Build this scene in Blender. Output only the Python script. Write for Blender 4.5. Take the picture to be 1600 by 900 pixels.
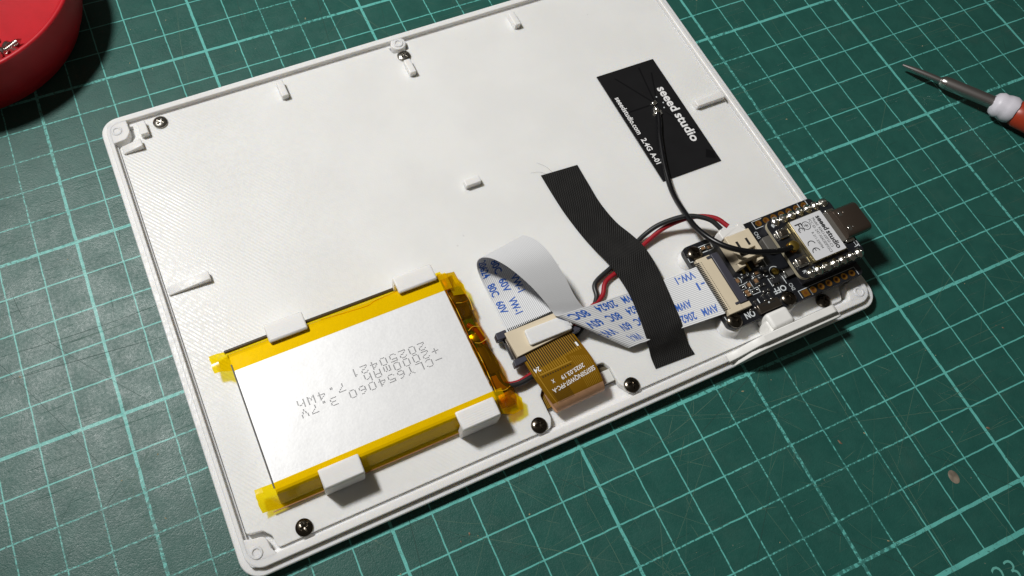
import bpy, bmesh, math, random
from mathutils import Vector, Matrix

# ---------------------------------------------------------------- camera, world, lamps, exposure
S = 0.001                                  # the script is written in millimetres, the scene is in metres
for o in list(bpy.data.objects):
    bpy.data.objects.remove(o)
sc = bpy.context.scene
COL = sc.collection

cam_d = bpy.data.cameras.new('camera')
cam = bpy.data.objects.new('camera', cam_d)
COL.objects.link(cam)
CAM_POS = (21.272, -22.163, 199.316)
CAM_ROT = ((0.9137792, -0.4012781, 0.0631143), (0.3365343, 0.8348602, 0.4356066), (-0.227491, -0.3768081, 0.8979218))
cam.matrix_world = Matrix(CAM_ROT).transposed().to_4x4()
cam.location = [c * S for c in CAM_POS]
cam_d.sensor_fit = 'HORIZONTAL'
cam_d.sensor_width = 36.0
cam_d.lens = 1272.027 * 36.0 / 1600.0
cam_d.shift_x = 130.4686 / 1600.0
cam_d.shift_y = -57.4214 / 1600.0
cam_d.clip_start = 0.005
cam_d.clip_end = 20.0
sc.camera = cam

wd = bpy.data.worlds.new('World')
sc.world = wd
wd.use_nodes = True
bgn = wd.node_tree.nodes['Background']
bgn.inputs['Color'].default_value = (1.0, 0.93, 0.80, 1)
bgn.inputs['Strength'].default_value = 0.055

LAMP = Vector((-98, 240, 395)) * S
ld = bpy.data.lights.new('desk_lamp', 'AREA')
ld.shape = 'DISK'
ld.size = 0.062
ld.energy = 1.52
ld.spread = math.radians(132)
ld.color = (1.0, 0.985, 0.96)
lamp = bpy.data.objects.new('desk_lamp', ld)
COL.objects.link(lamp)
lamp.location = LAMP
lamp.rotation_euler = (Vector((350, -80, 0)) * S - LAMP).to_track_quat('-Z', 'Y').to_euler()

sc.render.engine = 'CYCLES'
sc.view_settings.view_transform = 'Standard'
sc.view_settings.look = 'None'
sc.view_settings.gamma = 1.0
sc.view_settings.exposure = 0.0
sc.view_settings.use_curve_mapping = False
sc.cycles.transparent_max_bounces = 16
sc.cycles.max_bounces = 8

rnd = random.Random(7)

# ---------------------------------------------------------------- materials
class NT:
    """small helper round a node tree"""
    def __init__(self, name):
        self.m = bpy.data.materials.new(name)
        self.m.use_nodes = True
        self.t = self.m.node_tree
        self.n = self.t.nodes
        self.b = self.n['Principled BSDF']
        self.out = self.n['Material Output']

    def new(self, kind, **kw):
        nd = self.n.new(kind)
        for k, v in kw.items():
            setattr(nd, k, v)
        return nd

    def link(self, a, b):
        self.t.links.new(a, b)

    def val(self, sock, v):
        if hasattr(v, 'is_linked') or isinstance(v, bpy.types.NodeSocket):
            self.link(v, sock)
        else:
            sock.default_value = v

    def math(self, op, a, b=0.0, c=None):
        nd = self.new('ShaderNodeMath', operation=op)
        self.val(nd.inputs[0], a)
        self.val(nd.inputs[1], b)
        if c is not None:
            self.val(nd.inputs[2], c)
        return nd.outputs[0]

    def coord(self, kind='Object'):
        return self.new('ShaderNodeTexCoord').outputs[kind]

    def mapping(self, vec, scale=(1, 1, 1), rot=(0, 0, 0), loc=(0, 0, 0)):
        nd = self.new('ShaderNodeMapping')
        self.link(vec, nd.inputs['Vector'])
        nd.inputs['Scale'].default_value = scale
        nd.inputs['Rotation'].default_value = rot
        nd.inputs['Location'].default_value = loc
        return nd.outputs[0]

    def noise(self, vec, scale, detail=3.0, rough=0.5, dist=0.0):
        nd = self.new('ShaderNodeTexNoise')
        self.link(vec, nd.inputs['Vector'])
        nd.inputs['Scale'].default_value = scale
        nd.inputs['Detail'].default_value = detail
        nd.inputs['Roughness'].default_value = rough
        nd.inputs['Distortion'].default_value = dist
        return nd.outputs['Fac']

    def smooth(self, v, lo, hi, to0=0.0, to1=1.0):
        nd = self.new('ShaderNodeMapRange', interpolation_type='SMOOTHSTEP')
        self.val(nd.inputs[0], v)
        nd.inputs[1].default_value = lo
        nd.inputs[2].default_value = hi
        nd.inputs[3].default_value = to0
        nd.inputs[4].default_value = to1
        return nd.outputs[0]

    def mix(self, f, a, b):
        nd = self.new('ShaderNodeMix', data_type='RGBA')
        self.val(nd.inputs[0], f)
        for s, v in ((nd.inputs[6], a), (nd.inputs[7], b)):
            if isinstance(v, tuple):
                s.default_value = (*v, 1)
            else:
                self.link(v, s)
        return nd.outputs[2]

    def bump(self, h, strength, dist):
        nd = self.new('ShaderNodeBump')
        nd.inputs['Strength'].default_value = strength
        nd.inputs['Distance'].default_value = dist
        self.link(h, nd.inputs['Height'])
        self.link(nd.outputs[0], self.b.inputs['Normal'])
        return nd.outputs[0]

    def sep(self, vec):
        nd = self.new('ShaderNodeSeparateXYZ')
        self.link(vec, nd.inputs[0])
        return nd.outputs


def simple(name, col, rough=0.5, metal=0.0, spec=0.5, bump=0.0, bscale=2000.0, var=0.0, coat=0.0):
    n = NT(name)
    n.b.inputs['Base Color'].default_value = (*col, 1)
    n.b.inputs['Roughness'].default_value = rough
    n.b.inputs['Metallic'].default_value = metal
    n.b.inputs['Specular IOR Level'].default_value = spec
    n.b.inputs['Coat Weight'].default_value = coat
    if bump or var:
        v = n.coord()
        nz = n.noise(v, bscale, 4.0, 0.6)
        if bump:
            n.bump(nz, bump, 0.0001)
        if var:
            nz2 = n.noise(v, bscale * 0.25, 3.0)
            n.link(n.mix(n.smooth(nz2, 0.3, 0.7), tuple(c * (1 - var) for c in col), tuple(min(1, c * (1 + var)) for c in col)), n.b.inputs['Base Color'])
    return n.m


def printed_plastic(name, col, line=0.45, ang=0.785, strength=0.25, rough=0.42, depth=0.00006, ironed=False):
    """extruded filament: parallel 0.45 mm tracks with slight unevenness"""
    n = NT(name)
    v = n.coord()
    r = n.mapping(v, (1, 1, 1), (0, 0, ang))
    x = n.sep(r)[0]
    wob = n.noise(n.mapping(v, (300, 300, 300)), 1.0, 2.0)
    ph = n.math('ADD', n.math('MULTIPLY', x, 2 * math.pi / (line * S)), n.math('MULTIPLY', wob, 1.2))
    wv = n.math('SINE', ph)
    amp = n.smooth(n.noise(n.mapping(v, (28, 28, 28)), 1.0, 2.0), 0.38, 0.66, 0.15, 1.0)
    if ironed:                                # rough tracks only towards the left and near edges of the sheet
        c = n.sep(v)
        near = n.math('MAXIMUM', n.smooth(c[0], 0.008, 0.05, 1.0, 0.0), n.smooth(c[1], 0.010, 0.05, 0.8, 0.0))
        amp = n.math('MULTIPLY', amp, n.math('ADD', n.math('MULTIPLY', near, 0.9), 0.10))
    gr = n.noise(v, 2600.0, 3.0, 0.6)
    h = n.math('ADD', n.math('MULTIPLY', n.math('MULTIPLY', wv, 0.5), amp), n.math('MULTIPLY', gr, 0.7))
    n.bump(h, strength, depth)
    tone = n.noise(n.mapping(v, (60, 60, 60)), 1.0, 4.0)
    spk = n.smooth(n.noise(n.mapping(v, (420, 420, 420)), 1.0, 1.0), 0.82, 0.86, 0.0, 0.2)
    body = n.mix(n.smooth(tone, 0.3, 0.7), tuple(c * 0.955 for c in col), col)
    n.link(n.mix(spk, body, (0.30, 0.29, 0.27)), n.b.inputs['Base Color'])
    rr = n.smooth(n.noise(v, 900.0, 2.0), 0.35, 0.65, rough - 0.07, rough + 0.1)
    n.link(rr, n.b.inputs['Roughness'])
    n.b.inputs['Specular IOR Level'].default_value = 0.45
    n.b.inputs['Subsurface Weight'].default_value = 0.5
    n.b.inputs['Subsurface Radius'].default_value = (1.0, 0.86, 0.66)
    n.b.inputs['Subsurface Scale'].default_value = 0.0022
    return n.m


def kapton(name, tint, diffuse, opacity=0.30, rough=0.12, crumple=0.0):
    """clear amber film: tinted see-through layer below a glossy, slightly milky one"""
    n = NT(name)
    n.b.inputs['Base Color'].default_value = (*diffuse, 1)
    n.b.inputs['Roughness'].default_value = rough
    n.b.inputs['Specular IOR Level'].default_value = 0.6
    tr = n.new('ShaderNodeBsdfTransparent')
    tr.inputs['Color'].default_value = (*tint, 1)
    mx = n.new('ShaderNodeMixShader')
    mx.inputs[0].default_value = opacity
    n.link(tr.outputs[0], mx.inputs[1])
    n.link(n.b.outputs[0], mx.inputs[2])
    n.link(mx.outputs[0], n.out.inputs['Surface'])
    v = n.coord()
    if crumple:
        n.bump(n.noise(v, 420.0, 4.0, 0.6, 0.8), crumple, 0.0006)
    else:
        n.bump(n.noise(v, 260.0, 2.0), 0.12, 0.0006)
    return n.m


def mat_surface():
    """self-healing cutting mat: printed grid (1 cm, bold every 5 cm), cuts, scuffs and worn print"""
    n = NT('cutting_mat_green')
    v = n.mapping(n.coord(), (100, 100, 100))          # centimetres
    jit = n.noise(n.mapping(v, (1.1, 1.1, 1.1)), 1.0, 2.0)
    xyz = n.sep(v)
    # cuts pull the print sideways a little
    cutn = n.noise(n.mapping(v, (3.0, 3.0, 3.0)), 1.0, 2.0)
    off = n.math('MULTIPLY', n.math('SUBTRACT', cutn, 0.5), 0.035)
    X = n.math('ADD', xyz[0], off)
    Y = n.math('ADD', xyz[1], off)

    def line(c, step, half):
        w = n.math('PINGPONG', n.math('DIVIDE', c, step), 0.5)      # 0 on a line, 0.5 between
        d = n.math('MULTIPLY', w, step)
        return n.smooth(d, half - 0.004, half + 0.004, 1.0, 0.0)
    grid = n.math('MAXIMUM', line(X, 1.0, 0.017), line(Y, 1.0, 0.018))
    bold = n.math('MAXIMUM', line(X, 5.0, 0.040), line(Y, 5.0, 0.043))
    grid = n.math('MAXIMUM', grid, bold)
    inside = n.math('GREATER_THAN', Y, -11.0)
    grid = n.math('MULTIPLY', grid, inside)
    border = n.smooth(n.math('ABSOLUTE', n.math('ADD', Y, 11.0)), 0.056, 0.066, 1.0, 0.0)
    grid = n.math('MAXIMUM', grid, border)
    # cut marks: long thin streaks in several directions
    streaks = None
    for ang, sx, sy, lo, hi, sd in ((0.35, 0.35, 26, 0.74, 0.77, 0), (1.9, 0.5, 34, 0.73, 0.755, 5), (1.1, 0.25, 22, 0.71, 0.735, 11), (2.6, 0.4, 30, 0.725, 0.75, 23), (0.02, 0.3, 40, 0.76, 0.78, 31)):
        s = n.noise(n.mapping(v, (sx, sy, 1), (0, 0, ang), (sd, sd * 1.7, 0)), 1.0, 2.0, 0.5, 0.4)
        s = n.smooth(s, lo, hi)
        streaks = s if streaks is None else n.math('MAXIMUM', streaks, s)
    dark = None
    for ang, sx, sy, sd in ((0.9, 0.5, 45, 3), (2.2, 0.45, 38, 17), (1.5, 0.3, 50, 41)):
        s = n.noise(n.mapping(v, (sx, sy, 1), (0, 0, ang), (sd, sd, 0)), 1.0, 1.0, 0.5, 0.3)
        s = n.smooth(s, 0.79, 0.80)
        dark = s if dark is None else n.math('MAXIMUM', dark, s)
    # worn print
    worn = n.noise(n.mapping(v, (9, 9, 9)), 1.0, 4.0, 0.7)
    zone = n.noise(n.mapping(v, (0.16, 0.16, 0.16), (0, 0, 0), (3.1, 1.2, 0)), 1.0, 2.0)
    keep = n.smooth(n.math('SUBTRACT', worn, n.smooth(zone, 0.42, 0.66, 0.0, 0.16)), 0.33, 0.41, 0.25, 1.0)
    grid = n.math('MULTIPLY', grid, n.math('MULTIPLY', keep, n.smooth(dark, 0.0, 1.0, 1.0, 0.12)))
    mott = n.noise(n.mapping(v, (1.6, 1.6, 1.6)), 1.0, 5.0, 0.65)
    base = n.mix(n.smooth(mott, 0.3, 0.7), (0.0135, 0.081, 0.066), (0.0180, 0.098, 0.079))
    scuff = n.smooth(n.noise(n.mapping(v, (0.45, 0.45, 0.45), (0, 0, 0), (1.0, 4.0, 0)), 1.0, 5.0, 0.7), 0.52, 0.75, 0.0, 0.30)
    base = n.mix(scuff, base, (0.055, 0.105, 0.085))
    base = n.mix(n.math('MULTIPLY', streaks, 0.30), base, (0.13, 0.20, 0.14))
    base = n.mix(n.math('MULTIPLY', dark, 0.55), base, (0.008, 0.035, 0.028))
    speck = n.smooth(n.noise(n.mapping(v, (8, 8, 8), (0, 0, 0), (9, 2, 0)), 1.0, 1.0), 0.80, 0.83)
    base = n.mix(n.math('MULTIPLY', speck, 0.5), base, (0.25, 0.27, 0.2))
    ink = n.mix(n.smooth(mott, 0.3, 0.7), (0.105, 0.42, 0.375), (0.135, 0.50, 0.445))
    n.link(n.mix(grid, base, ink), n.b.inputs['Base Color'])
    fine = n.noise(n.mapping(v, (26, 26, 26)), 1.0, 3.0, 0.7)
    mid = n.noise(n.mapping(v, (13, 13, 13)), 1.0, 4.0, 0.7)
    pol = n.noise(n.mapping(v, (1.3, 1.3, 1.3), (0, 0, 0), (7, 7, 0)), 1.0, 5.0, 0.7)
    n.link(n.smooth(n.math('ADD', n.math('MULTIPLY', mid, 0.5), n.math('MULTIPLY', pol, 0.5)), 0.32, 0.68, 0.31, 0.52), n.b.inputs['Roughness'])
    h = n.math('ADD', n.math('ADD', n.math('MULTIPLY', fine, 0.55), n.math('MULTIPLY', mid, 0.6)), n.math('MULTIPLY', n.math('ADD', streaks, dark), -0.7))
    n.bump(h, 0.55, 0.00014)
    n.b.inputs['Specular IOR Level'].default_value = 0.5
    return n.m


def cloth_tape():
    n = NT('black_cloth_tape')
    uv = n.coord('UV')
    s = n.sep(uv)
    a = n.math('MULTIPLY', s[0], 2 * math.pi / 0.8)
    b = n.math('MULTIPLY', s[1], 2 * math.pi / 0.6)
    w1 = n.math('MULTIPLY', n.math('SINE', a), n.math('SINE', b))
    dots = n.smooth(w1, 0.45, 0.95)
    vz = n.smooth(n.noise(n.mapping(uv, (0.35, 0.35, 0.35)), 1.0, 3.0), 0.35, 0.68, 0.1, 1.0)
    lint = n.smooth(n.noise(n.mapping(uv, (2.2, 2.2, 2.2)), 1.0, 4.0, 0.7), 0.62, 0.8, 0.0, 0.5)
    dots = n.math('MAXIMUM', dots, lint)
    n.link(n.mix(n.math('MULTIPLY', dots, vz), (0.0045, 0.0042, 0.004), (0.04, 0.038, 0.034)), n.b.inputs['Base Color'])
    n.b.inputs['Roughness'].default_value = 0.62
    n.b.inputs['Specular IOR Level'].default_value = 0.3
    n.bump(w1, 0.7, 0.00012)
    return n.m


def ribbon_mat(name, back=False):
    n = NT(name)
    uv = n.coord('UV')
    y = n.sep(uv)[1]
    w = n.math('SINE', n.math('MULTIPLY', y, 2 * math.pi / 0.5))
    g = n.smooth(w, -0.2, 0.9)
    lo, hi = ((0.55, 0.56, 0.575), (0.68, 0.685, 0.70)) if back else ((0.52, 0.53, 0.545), (0.80, 0.81, 0.825))
    n.link(n.mix(g, lo, hi), n.b.inputs['Base Color'])
    n.b.inputs['Roughness'].default_value = 0.34
    n.bump(w, 0.35, 0.00005)
    return n.m


def foil():
    n = NT('battery_foil')
    v = n.coord()
    g = n.noise(v, 1500.0, 4.0, 0.7)
    big = n.noise(n.mapping(v, (55, 55, 55)), 1.0, 3.0)
    n.bump(n.math('ADD', g, n.math('MULTIPLY', big, 9.0)), 0.3, 0.00007)
    n.b.inputs['Metallic'].default_value = 0.30
    n.b.inputs['Roughness'].default_value = 0.48
    n.link(n.mix(n.smooth(g, 0.3, 0.7), (0.745, 0.75, 0.76), (0.79, 0.795, 0.80)), n.b.inputs['Base Color'])
    return n.m


M = {}
M['mat'] = mat_surface()
M['ink'] = simple('mat_ink', (0.13, 0.42, 0.36), 0.5)
M['shell'] = printed_plastic('white_print_shell', (0.80, 0.79, 0.775), 0.55, 0.3, 0.16, 0.44, 0.00006)
M['plate'] = printed_plastic('white_print_plate', (0.80, 0.80, 0.785), 0.86, math.radians(-38), 0.42, 0.36, 0.00009, True)
M['rib'] = printed_plastic('white_print_rib', (0.80, 0.79, 0.775), 0.55, 1.57, 0.25, 0.44, 0.00006)
M['slider'] = simple('white_print_slider', (0.79, 0.785, 0.76), 0.45, bump=0.15, bscale=1200, var=0.02)
M['foil'] = foil()
M['kapton'] = kapton('yellow_kapton', (1.0, 0.80, 0.012), (0.90, 0.60, 0.0), 0.30, 0.16)
M['kapton_amber'] = kapton('amber_kapton', (0.93, 0.60, 0.03), (0.16, 0.075, 0.001), 0.30, 0.06, 0.2)
M['flex'] = kapton('flex_film', (0.60, 0.29, 0.02), (0.30, 0.155, 0.006), 0.60, 0.20)
M['flex_bend'] = simple('flex_bend_copper', (0.48, 0.27, 0.15), 0.35, 0.25, bump=0.2, bscale=900, var=0.15)
M['flex_dark'] = simple('flex_gap', (0.035, 0.018, 0.003), 0.35)
M['shade_and_tab_brown'] = simple('tape_shade_and_tab_brown', (0.05, 0.035, 0.015), 0.35)
M['film_edge'] = simple('film_fold', (0.75, 0.42, 0.02), 0.10, 0.0, 0.9, coat=1.0)
M['trace'] = simple('flex_trace', (0.50, 0.28, 0.03), 0.3, 0.35)
M['ink_black'] = simple('print_black', (0.012, 0.012, 0.014), 0.6)
M['ink_grey'] = simple('print_grey', (0.05, 0.05, 0.06), 0.6)
M['ink_blue'] = simple('print_blue', (0.018, 0.10, 0.42), 0.5)
M['ink_white'] = simple('print_white', (0.80, 0.80, 0.80), 0.55)
M['silk'] = simple('silkscreen_white', (0.62, 0.66, 0.68), 0.6)
M['cloth'] = cloth_tape()
M['ffc'] = ribbon_mat('ribbon_text_side')
M['ffc_back'] = ribbon_mat('ribbon_back', True)
M['ffc_dash'] = simple('ribbon_contact_gap', (0.03, 0.03, 0.03), 0.4)
M['antenna'] = simple('antenna_film', (0.010, 0.010, 0.011), 0.33, bump=0.1, bscale=500, var=0.1)
M['antenna_trace'] = simple('antenna_trace', (0.004, 0.004, 0.005), 0.3)
M['solder'] = simple('solder', (0.72, 0.70, 0.64), 0.22, 1.0, bump=0.35, bscale=900)
M['coax'] = simple('coax_jacket', (0.004, 0.004, 0.005), 0.33, spec=0.4, bump=0.05, bscale=400)
M['wire_black'] = simple('wire_black', (0.016, 0.017, 0.018), 0.42, bump=0.1, bscale=600)
M['wire_red'] = simple('wire_red', (0.30, 0.008, 0.016), 0.42, bump=0.1, bscale=600)
M['pcb'] = simple('solder_mask_black', (0.010, 0.011, 0.014), 0.36, bump=0.12, bscale=700, var=0.2)
M['pcb_edge'] = simple('pcb_edge', (0.42, 0.38, 0.27), 0.6)
M['gold'] = simple('gold_pad', (0.62, 0.30, 0.045), 0.32, 0.85)
M['hole'] = simple('drilled_hole', (0.16, 0.05, 0.008), 0.5, 0.3)
M['beige'] = simple('connector_beige', (0.66, 0.57, 0.42), 0.42, bump=0.06, bscale=700, var=0.03)
M['plug'] = simple('plug_white', (0.76, 0.75, 0.73), 0.32)
M['latch'] = simple('latch_black', (0.050, 0.050, 0.066), 0.36, bump=0.15, bscale=800)
M['nickel'] = simple('nickel', (0.66, 0.65, 0.62), 0.22, 1.0)
M['steel_dark'] = simple('dark_steel', (0.16, 0.135, 0.11), 0.30, 0.9, bump=0.06, bscale=500)
M['screw_dark'] = simple('screw_black_nickel', (0.14, 0.12, 0.095), 0.22, 1.0, bump=0.15, bscale=1200)
M['screw_light'] = simple('screw_zinc', (0.50, 0.48, 0.44), 0.26, 1.0, bump=0.15, bscale=1200)
M['usb'] = simple('usb_shell', (0.20, 0.155, 0.125), 0.28, 0.9, bump=0.05, bscale=400)
M['shield_gold'] = simple('shield_edge', (0.42, 0.35, 0.19), 0.38, 0.9)
M['label'] = simple('shield_top', (0.72, 0.73, 0.755), 0.42, 0.1, bump=0.05, bscale=1500)
M['brass'] = simple('brass', (0.50, 0.35, 0.08), 0.42, 1.0)
M['cap'] = simple('capacitor_tan', (0.24, 0.13, 0.06), 0.5)
M['res'] = simple('resistor_black', (0.018, 0.018, 0.02), 0.4)
M['chip'] = simple('chip_grey', (0.10, 0.095, 0.085), 0.5, bump=0.1, bscale=1500)
M['slot_dark'] = simple('slot_shadow', (0.012, 0.011, 0.010), 0.6)
M['green_pcb'] = simple('green_pcb', (0.02, 0.16, 0.035), 0.35)
M['red'] = simple('red_print', (0.52, 0.011, 0.020), 0.42, bump=0.25, bscale=900, var=0.05)
for _n in M['red'].node_tree.nodes:
    if _n.type == 'BSDF_PRINCIPLED':
        _n.inputs['Subsurface Weight'].default_value = 0.25
        _n.inputs['Subsurface Radius'].default_value = (1.0, 0.2, 0.15)
        _n.inputs['Subsurface Scale'].default_value = 0.003
M['glass_panel'] = simple('panel_glass', (0.10, 0.085, 0.055), 0.2)
M['panel_white'] = simple('panel_white', (0.66, 0.66, 0.63), 0.45)
M['driver_steel'] = simple('driver_steel', (0.50, 0.47, 0.46), 0.36, 1.0, bump=0.06, bscale=600)
M['driver_cap'] = simple('driver_collar', (0.62, 0.60, 0.66), 0.45, bump=0.2, bscale=500, var=0.06)
M['driver_red'] = simple('driver_handle', (0.34, 0.035, 0.012), 0.38)
M['crumb'] = simple('crumbs', (0.36, 0.30, 0.17), 0.6, bump=0.2)
M['crumb2'] = simple('copper_bits', (0.20, 0.12, 0.075), 0.6, bump=0.5, bscale=1500, var=0.35)
M['smudge'] = simple('dried_smudge', (0.20, 0.165, 0.125), 0.65, bump=0.6, bscale=1400, var=0.4)
M['fibre'] = simple('fibre', (0.10, 0.10, 0.10), 0.6)

# ---------------------------------------------------------------- mesh helpers (millimetres in, metres out)
def tag(o, label=None, cat=None, group=None, kind=None):
    for k, v in (('label', label), ('category', cat), ('group', group), ('kind', kind)):
        if v:
            o[k] = v
    return o


def empty(name, loc=(0, 0, 0), label=None, cat=None, group=None):
    o = bpy.data.objects.new(name, None)
    COL.objects.link(o)
    o.location = Vector(loc) * S
    o.empty_display_size = 0.005
    return tag(o, label, cat, group)


def link_mesh(name, me, mat, parent=None, loc=None, rot=None):
    o = bpy.data.objects.new(name, me)
    COL.objects.link(o)
    if mat is not None and not me.materials:
        for m in (mat if isinstance(mat, (list, tuple)) else [mat]):
            me.materials.append(M[m])
    if parent is not None:
        o.parent = parent
        if loc is None:                       # mesh data is in world millimetres: undo the parent's place
            o.location = -parent_loc(parent)
        else:
            o.location = Vector(loc) * S - parent_loc(parent)
    elif loc is not None:
        o.location = Vector(loc) * S
    if rot is not None:
        o.rotation_euler = rot
    return o


def parent_loc(p):
    v = Vector(p.location)
    while p.parent is not None:
        p = p.parent
        v = v + Vector(p.location)
    return v


def bm_mesh(name, bm, smooth=None):
    bmesh.ops.recalc_face_normals(bm, faces=bm.faces)
    if smooth is not None:
        bm.normal_update()
        lim = math.radians(smooth)
        def flat(f):
            n = f.normal
            return max(abs(n.x), abs(n.y), abs(n.z)) > 0.9999
        for f in bm.faces:
            f.smooth = True
        for e in bm.edges:
            fl = e.link_faces
            e.smooth = len(fl) == 2 and e.calc_face_angle(0) < lim and not (flat(fl[0]) or flat(fl[1]))
    for v in bm.verts:
        v.co *= S
    me = bpy.data.meshes.new(name)
    bm.to_mesh(me)
    bm.free()
    return me


def py_mesh(name, verts, faces, smooth=None, mats=None, uvs=None):
    me = bpy.data.meshes.new(name)
    me.from_pydata([tuple(c * S for c in v) for v in verts], [], faces)
    if mats:
        me.polygons.foreach_set('material_index', mats)
    if uvs:
        lay = me.uv_layers.new(name='UVMap')
        for li, lp in enumerate(me.loops):
            lay.data[li].uv = uvs[lp.vertex_index]
    me.update()
    if smooth is not None:
        me.shade_smooth()
        if smooth < 180:
            me.set_sharp_from_angle(angle=math.radians(smooth))
    return me


def box_bm(x0, x1, y0, y1, z0, z1, bev=0.0, seg=2, bm=None, vert_bev=None):
    own = bm is None
    b = bmesh.new()
    bmesh.ops.create_cube(b, size=1.0)
    for v in b.verts:
        v.co = Vector((x0 + (v.co.x + .5) * (x1 - x0), y0 + (v.co.y + .5) * (y1 - y0), z0 + (v.co.z + .5) * (z1 - z0)))
    if vert_bev:
        ed = [e for e in b.edges if abs(e.verts[0].co.z - e.verts[1].co.z) > 1e-6]
        bmesh.ops.bevel(b, geom=ed, offset=vert_bev, segments=5, affect='EDGES', profile=0.5)
    if bev:
        ed = [e for e in b.edges if e.calc_face_angle(0) > 0.6]
        bmesh.ops.bevel(b, geom=ed, offset=bev, segments=seg, affect='EDGES', profile=0.5)
    if own:
        return b
    tmp = bpy.data.meshes.new('t')
    b.to_mesh(tmp)
    b.free()
    bm.from_mesh(tmp)
    bpy.data.meshes.remove(tmp)
    return bm


def box(name, dims, mat, parent=None, bev=0.15, seg=2, vert_bev=None, smooth=50):
    return link_mesh(name, bm_mesh(name, box_bm(*dims, bev=bev, seg=seg, vert_bev=vert_bev), smooth), mat, parent)


def round_poly(pts, n=5):
    """pts: (x, y, radius) -> outline with rounded corners"""
    out = []
    L = len(pts)
    for i in range(L):
        p0, p1, p2 = Vector(pts[i - 1][:2]), Vector(pts[i][:2]), Vector(pts[(i + 1) % L][:2])
        r = pts[i][2]
        if r <= 0:
            out.append(tuple(p1))
            continue
        a = (p0 - p1).normalized()
        b = (p2 - p1).normalized()
        half = a.angle(b) / 2
        d = min(r / math.tan(half), 0.49 * min((p0 - p1).length, (p2 - p1).length))
        q0, q2 = p1 + a * d, p1 + b * d
        for k in range(n + 1):
            t = k / n
            out.append(tuple(q0 * (1 - t) ** 2 + p1 * 2 * t * (1 - t) + q2 * t * t))
    return out


def prism_bm(outline, z0, z1, bev=0.0, seg=2):
    b = bmesh.new()
    vs = [b.verts.new((x, y, z0)) for x, y in outline]
    f = b.faces.new(vs)
    r = bmesh.ops.extrude_face_region(b, geom=[f])
    top = [g for g in r['geom'] if isinstance(g, bmesh.types.BMVert)]
    for v in top:
        v.co.z = z1
    if bev:
        ed = [e for e in b.edges if abs(e.verts[0].co.z - z1) < 1e-6 and abs(e.verts[1].co.z - z1) < 1e-6]
        bmesh.ops.bevel(b, geom=ed, offset=bev, segments=seg, affect='EDGES', profile=0.5)
    return b


def prism(name, outline, z0, z1, mat, parent=None, bev=0.1, smooth=50):
    return link_mesh(name, bm_mesh(name, prism_bm(outline, z0, z1, bev), smooth), mat, parent)


def lathe_mesh(name, prof, n=32, cx=0, cy=0, smooth=40):
    """prof: list of (r, z)"""
    vs, fs = [], []
    rows = []
    for r, z in prof:
        if r < 1e-6:
            rows.append([len(vs)])
            vs.append((cx, cy, z))
        else:
            rows.append(list(range(len(vs), len(vs) + n)))
            vs += [(cx + r * math.cos(2 * math.pi * k / n), cy + r * math.sin(2 * math.pi * k / n), z) for k in range(n)]
    for a, b in zip(rows, rows[1:]):
        for k in range(n):
            k2 = (k + 1) % n
            if len(a) == 1 and len(b) == 1:
                continue
            if len(a) == 1:
                fs.append((a[0], b[k], b[k2]))
            elif len(b) == 1:
                fs.append((a[k], b[0], a[k2]))
            else:
                fs.append((a[k], b[k], b[k2], a[k2]))
    me = py_mesh(name, vs, fs)
    bm = bmesh.new()
    bm.from_mesh(me)
    bmesh.ops.recalc_face_normals(bm, faces=bm.faces)
    bm.to_mesh(me)
    bm.free()
    me.shade_smooth()
    me.set_sharp_from_angle(angle=math.radians(smooth))
    return me


def cr(pts, per=8):
    """Catmull-Rom through points"""
    P = [Vector(p) for p in pts]
    P = [P[0] * 2 - P[1]] + P + [P[-1] * 2 - P[-2]]
    out = []
    for i in range(1, len(P) - 2):
        for k in range(per):
            t = k / per
            a, b, c, d = P[i - 1], P[i], P[i + 1], P[i + 2]
            out.append(0.5 * ((2 * b) + (c - a) * t + (2 * a - 5 * b + 4 * c - d) * t * t + (3 * b - a - 3 * c + d) * t ** 3))
    out.append(P[-2])
    return out


def tube_mesh(name, pts, r, per=8, n=12):
    path = cr(pts, per)
    vs, fs = [], []
    up = Vector((0, 0, 1))
    prev = None
    for i, p in enumerate(path):
        t = (path[min(i + 1, len(path) - 1)] - path[max(i - 1, 0)]).normalized()
        if prev is None:
            s = t.cross(up)
            if s.length < 1e-3:
                s = t.cross(Vector((1, 0, 0)))
            s.normalize()
        else:
            s = (prev - t * prev.dot(t)).normalized()
        prev = s
        u = s.cross(t)
        rr = r(i / (len(path) - 1)) if callable(r) else r
        for k in range(n):
            a = 2 * math.pi * k / n
            vs.append(tuple(p + (s * math.cos(a) + u * math.sin(a)) * rr))
    m = len(path)
    for i in range(m - 1):
        for k in range(n):
            fs.append((i * n + k, i * n + (k + 1) % n, (i + 1) * n + (k + 1) % n, (i + 1) * n + k))
    fs.append(tuple(range(n - 1, -1, -1)))
    fs.append(tuple(range((m - 1) * n, m * n)))
    return py_mesh(name, vs, fs, 50)


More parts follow.
